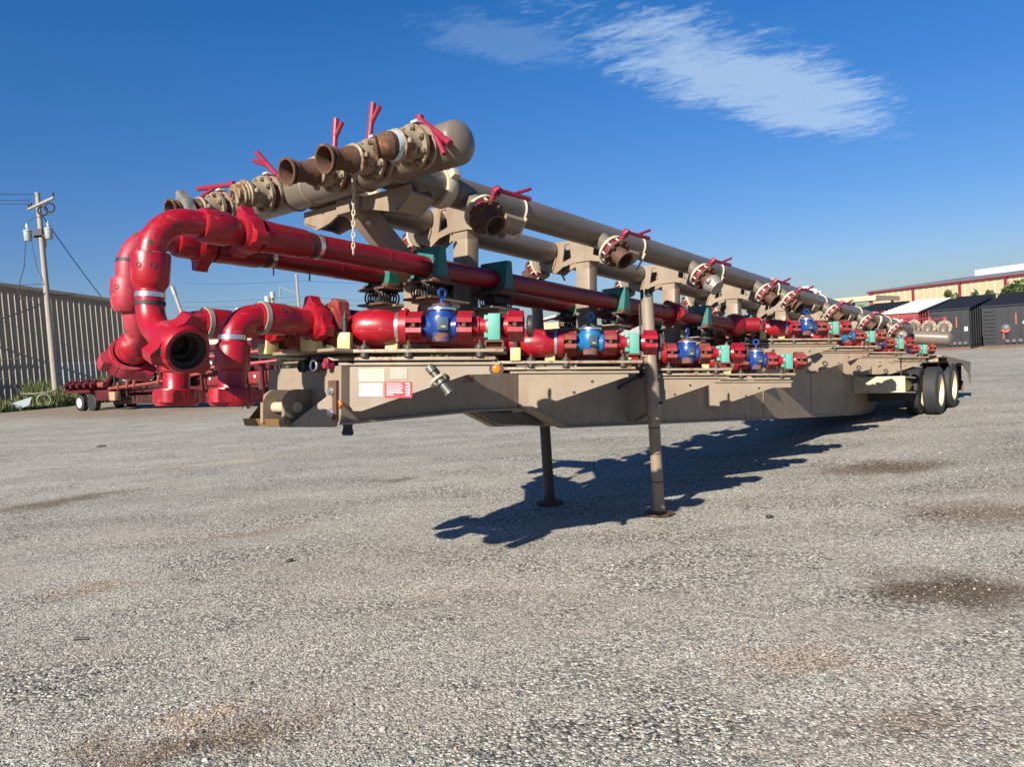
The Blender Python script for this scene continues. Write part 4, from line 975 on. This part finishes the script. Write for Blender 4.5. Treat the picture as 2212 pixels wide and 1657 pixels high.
for k, (t, z, lab) in enumerate(((-1.3, top - .45, 'lowest of the three thin wires leaving the crossarm to the left'), (-.9, top - .3, 'middle thin wire leaving the crossarm to the left'), (0, top - .1, 'highest thin wire leaving the pole top to the left'))):
    a = A_ + cd * t + Z * z; wire([a, a + Vector((-16, -8.4, .1))], .017, 'power_line', lab, 'wires at the left utility pole', .15)
wire([A_ + Z * 7.5, A_ + Vector((-16, -8, 7.4))], .016, 'power_line', 'thin wire running left from the pole below the transformers', 'wires at the left utility pole', .1)
wire([A_ + Vector((-.45, -.1, 6.2)), A_ + Vector((-8, -2.5, 4.2))], .045, 'service_cable', 'thick black cable sagging left from the utility pole', 'wires at the left utility pole', .25)
wire([A_ + cd * .75 + Z * (top - 1.5), at(222, 645, 52.5)], .028, 'guy_wire', 'dark guy wire slanting right from the crossarm to the shed roof', 'wires at the left utility pole', .1)
wire([A_ + Z * 6.9, at(162, 636, 50)], .024, 'guy_wire', 'lower dark guy wire slanting right from the pole to the shed roof', 'wires at the left utility pole', .05)
# leaning pole and farther poles
a, b = at(372, 620, 40), at(418, 740, 39.0); b2 = a + (b - a) * 1.9
g = thing('leaning_pole', 'grey pole leaning to the right, seen through the red pipe loop', 'pole', (b2.x, b2.y, 0))
mb = MB(); mb.cyl((a.x - b2.x, a.y - b2.y, a.z), (0, 0, 0), .085, 12); tpart(mb, 'pole_shaft', PW, g)
mb = MB(); q = Vector((a.x - b2.x, a.y - b2.y, a.z)); mb.cyl(q - (q.normalized()) * .5, q, .11, 10); tpart(mb, 'pole_cap', 'grey', g)
def far_pole(px, py, Yd, r, label, gear):
    p = at(px, py, Yd); g = thing('utility_pole', label, 'pole', (p.x, p.y, 0)); mb = MB(); mb.lathe([(0, r * 1.3), (p.z, r)], (0, 0, 0), Z, 10); tpart(mb, 'pole_shaft', PW, g)
    if gear == 1:
        mb = MB(); mb.lathe([(0, .25), (.8, .25)], (-.35, -.1, p.z - 1.0), Z, 14); mb.lathe([(0, .2), (.5, .22)], (.15, -.3, p.z - .4), Z, 14); tpart(mb, 'transformer', TG, g)
        mb = MB(); mb.tube([(.3, 0, p.z - .8), (.7, 0, p.z - 1.6), (.95, 0, p.z - 2.6)], .04, 6); tpart(mb, 'lead_wire', 'dark', g)
    else:
        for s_, dz in ((-1, 1.7), (1, 3.6)):
            mb = MB(); mb.tube([(0, 0, p.z - dz - 1.6), (s_ * 3.0, 0, p.z - dz - .3)], .07, 6); mb.cyl((s_ * 3.0, 0, p.z - dz - .2), (s_ * 3.0, 0, p.z - dz - 3.4), .09, 6); tpart(mb, 'insulator_arm', PW, g)
    return p
far_pole(587, 634, 62, .16, 'wooden pole with grey transformer head above the near red elbow', 1)
far_pole(513, 668, 62, .16, 'wooden pole with grey transformer head above the far red elbow', 1)
far_pole(640, 592, 130, .20, 'slim tall steel pole with two arms far beyond the red union', 2)
for k, (y0, ym, y1) in enumerate(((652, 640, 652), (664, 652, 660), (690, 678, 682), (612, 606, 610))):
    wire([at(395, y0, 128), at(640, ym, 130), at(1100, y1 + 8, 150)], .022, 'power_line', ('uppermost pair wire crossing the sky behind the loop', 'wire just under the arms of the slim steel pole', 'lowest thin wire behind the red elbows', 'highest faint wire behind the red loop')[k], 'wires across the far sky', .3)

# maroon equipment trailer ------------------------------------------------
MR = paint('maroon_paint', (.075, .006, .009), .2, .45, dirt=.35, dcol=(.06, .02, .017)); SA = paint('salmon_paint', (.22, .042, .028), .2, .55); PK = paint('pink_paint', (.40, .075, .10), .1, .5); BW2 = plain('bone_pipe', (.56, .50, .37), .5, 0, .15)
mt = thing('equipment_trailer', 'maroon pipe trailer with salmon pipes and white wheels parked behind the red pipe loops', 'trailer', (-21.9, 38.9, 0), -.594)
def mp(mb, name, mat, par=None): return tpart(mb, name, mat, par or mt)
mb = MB(); mb.box((7.7, 1.0, .78), (15.8, .9, .34), None, .02); mb.box((7.7, .2, .92), (15.8, .25, .16)); mp(mb, 'frame', MR)
mb = MB(); mb.box((8.2, .9, .48), (11.4, 1.1, .42), None, .03); mb.box((5.2, .8, 1.05), (4.2, .9, .35), None, .03); mp(mb, 'under_deck_box', paint('dark_maroon', (.035, .005, .007), .25, .5))
mb = MB(); mb.box((.2, .7, 1.0), (2.6, 2.0, .14)); mb.box((1.0, 1.0, 1.05), (3.2, .5, .3)); mp(mb, 'fender', MR)
for k, (x, y) in enumerate(((.1, 0), (.1, 1.9), (1.25, 0), (1.25, 1.9))):
    w = None; mb = MB(); mb.lathe([(-.14, .24), (-.15, .36), (-.12, .42), (.12, .42), (.15, .36), (.14, .24)], (x, y, .42), Y, 28, True, True); t = mp(mb, 'tyre', 'dark')
    if k in (0, 1): 
        mb = MB(); mb.lathe([(.152, .25), (.154, .235), (.12, .20), (.12, .06), (.14, .05), (.14, .001)], (x, y, .42), -Y, 24, True, True); mp(mb, 'rim', 'white', t)
mb = MB(); mb.cyl((-1.0, .1, 1.28), (2.2, .1, 1.28), .19, 18); mb.tube([(2.2, .1, 1.28), (2.6, .1, 1.35), (3.0, .1, 1.75), (3.4, .1, 1.85), (7.5, .1, 1.95)], .17, 16); mp(mb, 'maroon_pipe', MR)
for x in (-.95, -.35, .3, .95, 1.6):
    mb = MB(); mb.lathe([(-.05, .27), (.05, .27)], (x, .1, 1.28), X, 18); mb.cyl((x + .1, -.1, 1.28), (x + .1, -.35, 1.28), .12, 12); mb.cyl((x + .1, .1, 1.4), (x + .1, .1, 1.62), .04, 8); mb.box((x + .16, .1, 1.62), (.3, .06, .05)); mp(mb, 'pipe_outlet', MR)
mb = MB(); mb.cyl((3.2, -.25, 1.08), (6.6, -.25, 1.22), .07, 12); mb.cyl((6.6, -.25, 1.22), (11.5, -.25, 1.62), .07, 12); mp(mb, 'salmon_pipe', SA)
for x, z in ((4.1, 1.12), (4.9, 1.15), (5.5, 1.18), (7.5, 1.26), (8.4, 1.34), (9.2, 1.42)):
    mb = MB(); mb.lathe([(-.09, .13), (.09, .13)], (x, -.25, z), X, 12); mb.box((x, -.25, z + .15), (.14, .16, .2), None, .02); mp(mb, 'salmon_union', SA)
for x, z in ((8.0, 1.5), (8.6, 1.75), (9.3, 1.6)):
    mb = MB(); mb.sphere((x, -.1, z), .2, (1, 1, 1.2)); mb.cyl((x, -.1, z), (x + .5, -.1, z + .1), .11, 12); mp(mb, 'salmon_valve', SA)
mb = MB(); mb.tube([(4.4, -.1, 1.5), (5.2, -.1, 1.55), (6.6, -.1, 2.05), (7.8, -.1, 2.2)], .12, 12); mp(mb, 'bone_pipe', BW2)
for x in (5.0, 5.8, 7.0): mb = MB(); mb.torus((x, .4, 1.55), (0, -1, 0), .16, .05, 16, 8); mp(mb, 'hose_ring', 'white')
mb = MB(); mb.box((3.7, .6, 1.55), (.9, .7, 1.0), None, .02); mb.box((3.2, .1, 1.2), (.12, .12, 1.2)); mb.box((4.35, 0, 1.2), (.1, .1, 1.1)); mp(mb, 'control_box', 'dark')
mb = MB(); mb.box((3.0, -.32, .78), (1.4, .3, .5), None, .02); mp(mb, 'tool_box', MR); mb = MB(); mb.box((3.85, -.35, .72), (.5, .3, .42), None, .02); mp(mb, 'tan_box', plain('tan_box', (.35, .22, .12), .6), None)
mb = MB(); mb.lathe([(0, .14), (.5, .14)], (2.6, -.35, 1.28), X, 14); mp(mb, 'amber_drum', SA)
for z, y in ((2.55, .2), (2.15, .6)): mb = MB(); mb.cyl((9.0, y, z), (15.8, y, z + .1), .16, 16); mp(mb, 'top_pipe', MR)
mb = MB(); mb.cyl((9.4, .9, 2.85), (15.2, .9, 2.95), .13, 14); mp(mb, 'bone_pipe', BW2)
for z in (1.75, 2.2): mb = MB(); mb.cyl((10.2, -.45, z), (15.9, -.45, z + .12), .055, 10); mp(mb, 'pink_rail', PK)
for x in (7.6, 8.4, 10.6, 12.0, 13.4, 14.6, 15.5): mb = MB(); mb.box((x, -.2, 1.4), (.12, .12, 2.0)); mp(mb, 'upright', MR)
mb = MB(); mb.box((13.0, .5, 1.25), (5.2, 1.0, .5), None, .02); mp(mb, 'side_panel', paint('red_panel', (.18, .012, .018), .2, .45))
for x in (10.9, 12.6, 13.9, 15.1): mb = MB(); mb.lathe([(0, .07), (.02, .07)], (x, -.01, 1.3), -Y, 10); mp(mb, 'white_reflector', 'white')
for x in (13.3, 14.3):
    mb = MB(); mb.cyl((x, -.1, .06), (x, -.1, 1.2), .07, 10); mb.lathe([(0, .16), (.06, .14)], (x, -.1, 0), Z, 14); mp(mb, 'landing_leg', 'spring')
mb = MB(); mb.box((7.0, .9, 1.3), (2.6, .8, .9), None, .03); mb.box((11.8, 1.2, 1.9), (3.6, .5, .9), None, .03); mp(mb, 'skid_unit', MR)
rq = random.Random(21)
for k in range(16):
    x = 2.4 + k * .72 + rq.uniform(-.15, .15); hh = rq.uniform(.35, .95); mb = MB(); mb.box((x, .75 + rq.uniform(-.1, .3), 1.0 + hh / 2), (rq.uniform(.25, .6), .4, hh), None, .03); mb.cyl((x, .5, 1.0 + hh * .6), (x + rq.uniform(-.4, .4), .25, 1.0 + hh * .6), .10, 10); mb.lathe([(0, .13), (.08, .13)], (x, .35, 1.0 + hh * .6), -Y, 12); mp(mb, 'pump_block', MR if k % 4 else 'dark')
for k in range(7):
    x = 6.6 + k * .62; mb = MB(); mb.cyl((x, .3, 1.3 + .1 * (k % 3)), (x, .3, 2.3 + .12 * (k % 2)), .10, 12); mb.lathe([(0, .15), (.08, .15)], (x, .3, 1.75), Z, 12); mp(mb, 'standpipe', MR if k % 3 else SA)
    mb = MB(); mb.tube([(x, .1, 1.7), (x + .25, -.05, 1.85), (x + .5, .1, 1.6)], .06, 8); mp(mb, 'jumper_hose', 'dark' if k % 2 else MR)
for x, z in ((7.2, 2.1), (8.7, 1.95), (10.2, 2.35), (11.3, 2.0)): mp(MB().box((x, -.15, z), (.16, .12, .22), None, .02), 'tag_plate', 'white')
tpart(MB().box((9.2, 1.4, 1.9), (.25, .2, .25), None, .02), 'white_box', 'white', mt)

# storage tanks on the right ---------------------------------------------
BK = plain('black_tank_paint', (.010, .011, .014), .45, 0, .35, 4, .05); TR = paint('red_tank_paint', (.19, .020, .022), .18, .5, dirt=.4, dcol=(.34, .10, .09)); WR = paint('white_roof_paint', (.50, .48, .46), .25, .5, rcol=(.40, .12, .10), dirt=.3, dcol=(.5, .42, .4)); RS = paint('rusted_skid', (.11, .055, .035), .4, .7)
def tank(t0, t1, body, roof, label, kind):
    w = t1 - t0; Dp = 9.8; h0, h1 = 2.28, 3.15
    p = Vector((25.85, 42.97, 0)) + EX * t0
    g = thing('storage_tank', label, 'tank', p, -math.atan2(.643, .766), 'storage tanks in a row')
    mb = MB(); mb.prism([(0, .14), (Dp, .14), (Dp, h1), (0, h0)], (0, 0, 0), Y, Z, X, w); tk = tpart(mb, 'tank_shell', body, g)
    mb = MB()
    for k in range(13):                                              # side corrugation
        y0 = .3 + k * .74
        for x in (-.03, w - .03): mb.prism([(y0, .2), (y0 + .3, .2), (y0 + .3, h0 + (h1 - h0) * (y0 + .3) / Dp - .05), (y0, h0 + (h1 - h0) * y0 / Dp - .05)], (x, 0, 0), Y, Z, X, .06)
    tpart(mb, 'side_rib', body, tk)
    mb = MB(); sl = (h1 - h0) / Dp
    mb.prism([(-.10, h0), (Dp, h1 + .02), (Dp, h1 + .06), (-.10, h0 + .05)], (-.06, 0, 0), Y, Z, X, w + .12)
    for k in range(12): mb.prism([(.3 + k * .8, h0 + .05 + sl * (.3 + k * .8)), (.42 + k * .8, h0 + .12 + sl * (.36 + k * .8)), (.54 + k * .8, h0 + .05 + sl * (.54 + k * .8))], (-.06, 0, 0), Y, Z, X, w + .12)
    tpart(mb, 'roof', roof, g)
    mb = MB(); mb.box((w / 2, Dp / 2 - .05, .07), (w + .04, Dp + .2, .14)); tpart(mb, 'skid', RS, g)
    mb = MB()
    for f in (.02, .26, .52, .76, .97): mb.box((w * f, -.04, h0 / 2 + .05), (.07, .08, h0 - .2))
    tpart(mb, 'front_rib', body, tk)
    if kind:
        mb = MB()
        for k in range(9): mb.box((w * .14, -.05, .35 + k * .21), (w * .20, .03, .03))
        tpart(mb, 'ladder', BK, g)
        for k in range(4):
            x = w * (.50 + .13 * k); mb = MB(); mb.lathe([(0, .05), (.12, .05), (.12, .10), (.16, .10), (.16, .05), (.165, .001)], (x, 0, .36), -Y, 14); tpart(mb, 'drain_valve', plain('grimy_metal', (.09, .09, .085), .5, .4), g)
        OS = plain('faded_orange', (.34, .07, .03), .6)
        for x, z, l in ((.68, 1.55, .6), (.42, .75, .55)):
            if kind == 1 and z < 1: continue
            mb = MB(); mb.box((w * x, -.045, z), (.055, .03, l)); tpart(mb, 'level_gauge', OS, g)
        mb = MB(); mb.box((w * .91, -.03, 1.15), (.17, .02, .24)); tpart(mb, 'white_card', 'white', g)
        if kind == 2:
            mb = MB(); mb.lathe([(0, .23), (.05, .23), (.10, .19), (.14, .10), (.15, .001)], (w * .47, -.02, 1.06), -Y, 24); tpart(mb, 'manway', plain('dusty_cover', (.10, .09, .09), .5), g)
            mb = MB(); mb.prism([(.24 * math.cos(a), .24 * math.sin(a)) for a in [PI + .3 + k * (PI - .6) / 10 for k in range(11)]], (w * .47, -.15, 1.06), X, Z, Y, .14); tpart(mb, 'manway_rim', OS, g)
            mb = MB(); mb.box((w * .84, -.03, 1.32), (.14, .02, .14), Matrix.Rotation(.4, 3, 'Y')); tpart(mb, 'white_card', 'white', g)
        mb = MB(); mb.tube([(w * .5, -.06, .9), (w * .5, -.10, .5)], .03, 8); mb.torus((w * .80, -.06, .72), Y, .12, .02, 18, 6, PI, 2 * PI); tpart(mb, 'pipework', BK, g)
tank(.60, 2.9, BK, BK, 'black storage tank with round manway and orange gauge strips, rightmost of the row', 2)
tank(-2.05, -.02, BK, BK, 'black storage tank with white card, standing between the maroon tank and another black tank', 1)
tank(-4.65, -2.6, TR, WR, 'maroon storage tank with a rust streaked white roof', 0)
tank(-7.3, -5.2, BK, BK, 'black roofed tank mostly hidden behind the trailer, next to the maroon tank', 0)

# cream warehouse behind the tanks ------------------------------------------
wd = Vector((6.1, -22, 0)).normalized(); wa = math.atan2(wd.y, wd.x)
wh = thing('warehouse', 'cream ribbed warehouse with red trim and grey roof behind the storage tanks', 'warehouse', (48.8, 103, 0), wa)
CW = plain('cream_sheet', (.46, .37, .235), .5, 0, .06, 2)
mb = MB(10); pr = []; x = 0.0
while x < 46: pr += [(x, 0), (x + .75, 0), (x + .79, -.05), (x + .95, -.05), (x + 1.0, 0)]; x += 1.0
mb.ring_skin([[Vector((a, b, z)) for a, b in pr] for z in (0, 6.0)], False, False, False); tpart(mb, 'wall', CW, wh)
mb = MB(); mb.box((23, 15.2, 3), (46, 30, 6)); tpart(mb, 'hall', CW, wh)
mb = MB(); mb.prism([(-.3, 6.02), (15, 7.2), (30.5, 6.02), (30.5, 6.2), (15, 7.4), (-.3, 6.2)], (-.3, 0, 0), Y, Z, X, 47); tpart(mb, 'roof', plain('grey_roof', (.17, .18, .19), .5, .2, .1), wh)
RTm = plain('red_trim', (.19, .022, .032), .45)
mb = MB(); mb.box((23, -.2, 6.0), (47, .22, .17)); mb.box((.1, -.1, 3), (.5, .2, 6)); tpart(mb, 'eave_trim', RTm, wh)
for xx in (7.4, 14.4, 20.4, 27.5): mb = MB(); mb.box((xx, -.15, 2.95), (.28, .2, 5.9)); tpart(mb, 'downspout', RTm, wh)
for xx in (5.0, 10.4, 13.6): mb = MB(); mb.box((xx, -.08, 3.7), (1.5, .1, 1.1)); tpart(mb, 'window', 'white', wh)
mb = MB(); mb.box((22, 14.8, 7.75), (38.6, .3, .85)); tpart(mb, 'roof_parapet', 'white', wh)

# open canopy, machinery, far sheds
p = at(1800, 700, 56); cn = thing('canopy', 'open cream steel canopy left of the warehouse', 'canopy', (p.x, p.y, 0), -math.atan2(.643, .766))
mb = MB(); mb.box((1.3, 3.0, 3.62), (3.4, 6.6, .16)); mb.box((1.3, -.3, 3.60), (3.5, .08, .34)); mb.box((3.02, 3.0, 3.6), (.08, 6.7, .34)); tpart(mb, 'canopy_roof', CW, cn)
for x, y in ((2.6, 0), (2.6, 6), (-.2, 0), (-.2, 6)): mb = MB(); mb.box((x, y, 1.77), (.16, .16, 3.54)); tpart(mb, 'post', 'shadetan', cn)
p = at(1748, 700, 52); g = thing('white_machinery', 'white machinery head with dark openings peeking above the tan pipe', 'machine', (p.x, p.y, 0))
mb = MB(); mb.box((0, 0, 2.2), (.9, .9, 4.4), None, .05); mb.box((-.25, 0, 4.35), (.5, .6, .5), None, .04); mb.box((.5, 0, 4.0), (.6, .5, .5), None, .04); mb.cyl((-.7, 0, 4.2), (-.2, 0, 4.2), .18, 14); tpart(mb, 'housing', 'white', g)
for x, z in ((-.25, 4.35), (.15, 4.1), (.52, 4.0)): mb = MB(); mb.box((x, -.46 if x > 0 else -.31, z), (.18, .04, .28)); tpart(mb, 'dark_opening', 'rust', g)
def shed(px0, px1, Yd, h, roofh, label, mat, rmat):
    a, b = gxy(px0, Yd), gxy(px1, Yd); w = b.x - a.x; g = thing('far_shed', label, 'shed', a)
    mb = MB(); mb.box((w / 2, 4, h / 2), (w, 8, h)); tpart(mb, 'wall', mat, g)
    mb = MB(); mb.prism([(-.3, h), (w / 2, h + roofh), (w + .3, h), (w + .3, h + .15), (w / 2, h + roofh + .2), (-.3, h + .15)], (0, -.2, 0), X, Z, Y, 8.4); tpart(mb, 'roof', rmat, g)
    mb = MB(); mb.box((w * .3, -.03, 1.1), (.9, .06, 2.1)); mb.box((w * .7, -.03, 1.6), (1.6, .06, .9)); tpart(mb, 'opening', 'spring', g)
shed(1148, 1262, 72, 3.9, .5, 'cream shed far off behind the far jack', CW, plain('pale_roof', (.5, .48, .42), .5))
shed(1335, 1420, 85, 3.6, 1.3, 'grey roofed shed far off between the trailer pipes', plain('grey_wall', (.3, .3, .28), .6), plain('slate_roof', (.2, .2, .2), .6))

# shrubs behind the tanks, distant tree belt
def leaf_mat():
    m, nt, b = nmat('leaves'); ge = nt.nodes.new('ShaderNodeNewGeometry')
    c = ramp(nt, ge.outputs['Random Per Island'], [(0, (.018, .035, .010)), (.5, (.045, .080, .020)), (.85, (.085, .12, .03)), (1, (.14, .15, .05))])
    nt.links.new(c, b.inputs['Base Color']); b.inputs['Roughness'].default_value = .55; return m
LM = leaf_mat()
def leaf_cloud(rr, blobs, n, ls):
    V, Fc = [], []
    for (c, r) in blobs:
        for i in range(int(n * r[0])):
            d = Vector((rr.gauss(0, 1), rr.gauss(0, 1), rr.gauss(0, 1))).normalized() * (rr.random() ** .4) * rr.uniform(.75, 1.12)
            p = Vector(c) + Vector((d.x * r[0], d.y * r[1], d.z * r[2])); a = Vector((rr.gauss(0, 1), rr.gauss(0, 1), rr.gauss(0, 1))).normalized(); b = a.cross(Vector((rr.gauss(0, 1), rr.gauss(0, 1), rr.gauss(0, 1)))).normalized(); s_ = ls * rr.uniform(.6, 1.4); k = len(V)
            V += [p - a * s_, p + b * s_ * .5, p + a * s_, p - b * s_ * .5]; Fc.append([k, k + 1, k + 2, k + 3])
    me = bpy.data.meshes.new('foliage'); me.from_pydata([tuple(v) for v in V], [], Fc); me.materials.append(LM); return me
def shrub(px, Yd, h, w, label, seed):
    p = gxy(px, Yd); rr = random.Random(seed); g = thing('tree', label, 'tree', p, 0, 'trees behind the tanks')
    bl = []
    for i in range(9):
        a = rr.random() * 6.28; q = rr.random() ** .5 * w; z = h * rr.uniform(.45, .88)
        bl.append(((q * math.cos(a), q * math.sin(a), z), (w * rr.uniform(.25, .5), w * rr.uniform(.25, .5), h * rr.uniform(.10, .20))))
    bl.append(((0, 0, h * .9), (w * .3, w * .3, h * .1)))
    inst('crown', leaf_cloud(rr, bl, 420, .17), g)
    mb = MB(); mb.tube([(0, 0, 0), (.1, 0, h * .4), (.0, .1, h * .8)], [.16, .12, .04], 8)
    for i in range(5): a = i * 1.3; mb.tube([(.05, 0, h * .35), (w * .35 * math.cos(a), w * .35 * math.sin(a), h * .6), (w * .55 * math.cos(a), w * .55 * math.sin(a), h * .82)], [.08, .05, .015], 6)
    tpart(mb, 'trunk', PW, g)
shrub(2052, 57, 4.0, .8, 'small sparse tree above the roof gap between the maroon and black tanks', 1)
shrub(2142, 57, 3.75, 1.0, 'low leafy tree between the two black tank roofs', 2)
shrub(2213, 56, 4.3, 1.5, 'largest leafy tree, at the right edge above the rightmost tank', 3)
rr = random.Random(8); bl = []
for i in range(60):
    x = -95 + i * 3.0 + rr.uniform(-1, 1); bl.append(((x, 150 + rr.uniform(-4, 4), rr.uniform(1.5, 4.0)), (rr.uniform(2, 4), 2.5, rr.uniform(1.6, 3.0))))
tag(inst('tree_belt', leaf_cloud(rr, bl, 90, .6)), 'low belt of trees along the far edge of the yard', 'trees', kind='stuff')
w_ = at(1752, 1650, 3.2); 

# ------------------------------------------------------------------ sky, sun, camera
SAZ, SEL = math.radians(210.5), math.radians(28.7)
W = bpy.data.worlds.new('World'); S.world = W; W.use_nodes = True
nt = W.node_tree; nt.nodes.clear()
out = nt.nodes.new('ShaderNodeOutputWorld'); bg = nt.nodes.new('ShaderNodeBackground'); nt.links.new(bg.outputs[0], out.inputs[0])
sky = nt.nodes.new('ShaderNodeTexSky'); sky.sky_type = 'NISHITA'; sky.sun_disc = False
sky.sun_elevation = SEL; sky.sun_rotation = SAZ; sky.altitude = 300; sky.air_density = 1.15; sky.dust_density = .35; sky.ozone_density = 2.6
tc = nt.nodes.new('ShaderNodeTexCoord'); sx = nt.nodes.new('ShaderNodeSeparateXYZ'); nt.links.new(tc.outputs['Generated'], sx.inputs[0])
zc = math_(nt, 'MAXIMUM', sx.outputs[2], .03)
cb = nt.nodes.new('ShaderNodeCombineXYZ'); nt.links.new(math_(nt, 'DIVIDE', sx.outputs[0], zc), cb.inputs[0]); nt.links.new(math_(nt, 'DIVIDE', sx.outputs[1], zc), cb.inputs[1])
pv = cb.outputs[0]
def cloud(c, la, lb, rot, streak, seed, lo, hi):
    wn = nt.nodes.new('ShaderNodeTexNoise'); wn.inputs['Scale'].default_value = 2.6; wn.inputs['Detail'].default_value = 6; nt.links.new(pv, wn.inputs['Vector'])
    s1 = nt.nodes.new('ShaderNodeVectorMath'); s1.operation = 'SCALE'; s1.inputs[3].default_value = .20; nt.links.new(wn.outputs['Color'], s1.inputs[0])
    s2 = nt.nodes.new('ShaderNodeVectorMath'); s2.operation = 'ADD'; nt.links.new(pv, s2.inputs[0]); nt.links.new(s1.outputs[0], s2.inputs[1])
    s3 = nt.nodes.new('ShaderNodeVectorMath'); s3.operation = 'SUBTRACT'; s3.inputs[1].default_value = (.10, .10, .10); nt.links.new(s2.outputs[0], s3.inputs[0])
    mp_ = nt.nodes.new('ShaderNodeMapping'); mp_.vector_type = 'TEXTURE'; mp_.inputs['Location'].default_value = (c[0], c[1], 0); mp_.inputs['Rotation'].default_value = (0, 0, rot); mp_.inputs['Scale'].default_value = (la, lb, 1)
    nt.links.new(s3.outputs[0], mp_.inputs[0])
    ln = nt.nodes.new('ShaderNodeVectorMath'); ln.operation = 'LENGTH'; nt.links.new(mp_.outputs[0], ln.inputs[0])
    body = ramp(nt, ln.outputs['Value'], [(0.25, 1), (1.0, 0)])
    st = nt.nodes.new('ShaderNodeMapping'); st.inputs['Scale'].default_value = (1.0, 1.55, 1); st.inputs['Location'].default_value = (seed, seed, seed); nt.links.new(mapping(nt, s3.outputs[0], rot=(0, 0, streak)), st.inputs[0])
    n1 = noise(nt, st.outputs[0], 3.0, 10, .62, .4); n2 = noise(nt, mapping(nt, mapping(nt, pv, rot=(0, 0, streak)), (1, 1.7, 1)), 11, 12, .70, .8)
    nn = math_(nt, 'ADD', math_(nt, 'MULTIPLY', n1, .50), math_(nt, 'MULTIPLY', n2, .50))
    val = math_(nt, 'ADD', math_(nt, 'MULTIPLY', body, .40), math_(nt, 'MULTIPLY', nn, 1.25))
    return math_(nt, 'MULTIPLY', ramp(nt, val, [(lo, 0), (hi, 1)], 'EASE'), ramp(nt, body, [(0, 0), (.15, 1)]))
c1 = cloud((1.16, 3.26), 1.58, .40, math.radians(45), .45, 1.3, .66, 1.50)
c2 = cloud((.05, 2.55), .42, .22, math.radians(35), .45, 4.1, .70, 1.45)
c3 = cloud((2.35, 5.8), 1.3, .14, .5, .4, 2.0, .55, 1.5)
cm = math_(nt, 'MAXIMUM', math_(nt, 'MULTIPLY', c1, .64), math_(nt, 'MAXIMUM', math_(nt, 'MULTIPLY', c2, .15), math_(nt, 'MULTIPLY', c3, .03)))
SKYC = (5.4, 7.1, 9.2)
hs = nt.nodes.new('ShaderNodeHueSaturation'); hs.inputs['Saturation'].default_value = 1.42; nt.links.new(sky.outputs[0], hs.inputs['Color'])
tint = ramp(nt, sx.outputs[2], [(0, (.50, .55, .86)), (.10, (.62, .68, .98)), (.35, (.98, .93, 1.18))])
skc = mix(nt, 1.0, hs.outputs[0], tint, 'MULTIPLY')
fin = mix(nt, cm, skc, SKYC)
nt.links.new(fin, bg.inputs[0]); bg.inputs[1].default_value = .05

sd = bpy.data.lights.new('sun', 'SUN'); sd.energy = 5.0; sd.angle = math.radians(.53); sd.color = (1.0, .93, .82)
so = bpy.data.objects.new('sun', sd); COL.objects.link(so)
dr = Vector((math.sin(SAZ) * math.cos(SEL), math.cos(SAZ) * math.cos(SEL), math.sin(SEL)))
so.rotation_euler = dr.to_track_quat('Z', 'Y').to_euler(); so.location = dr * 60

cd_ = bpy.data.cameras.new('camera'); co = bpy.data.objects.new('camera', cd_); COL.objects.link(co)
cd_.sensor_fit = 'HORIZONTAL'; cd_.sensor_width = 36; cd_.lens = 36 * F / 2212; cd_.clip_start = .1; cd_.clip_end = 2000
mc = Matrix((RT, UP, -FW)).transposed().to_4x4(); mc.translation = CAM
co.matrix_world = mc; S.camera = co
S.view_settings.view_transform = 'Standard'; S.view_settings.look = 'None'; S.view_settings.gamma = 1; S.view_settings.exposure = .98
S.render.film_transparent = False
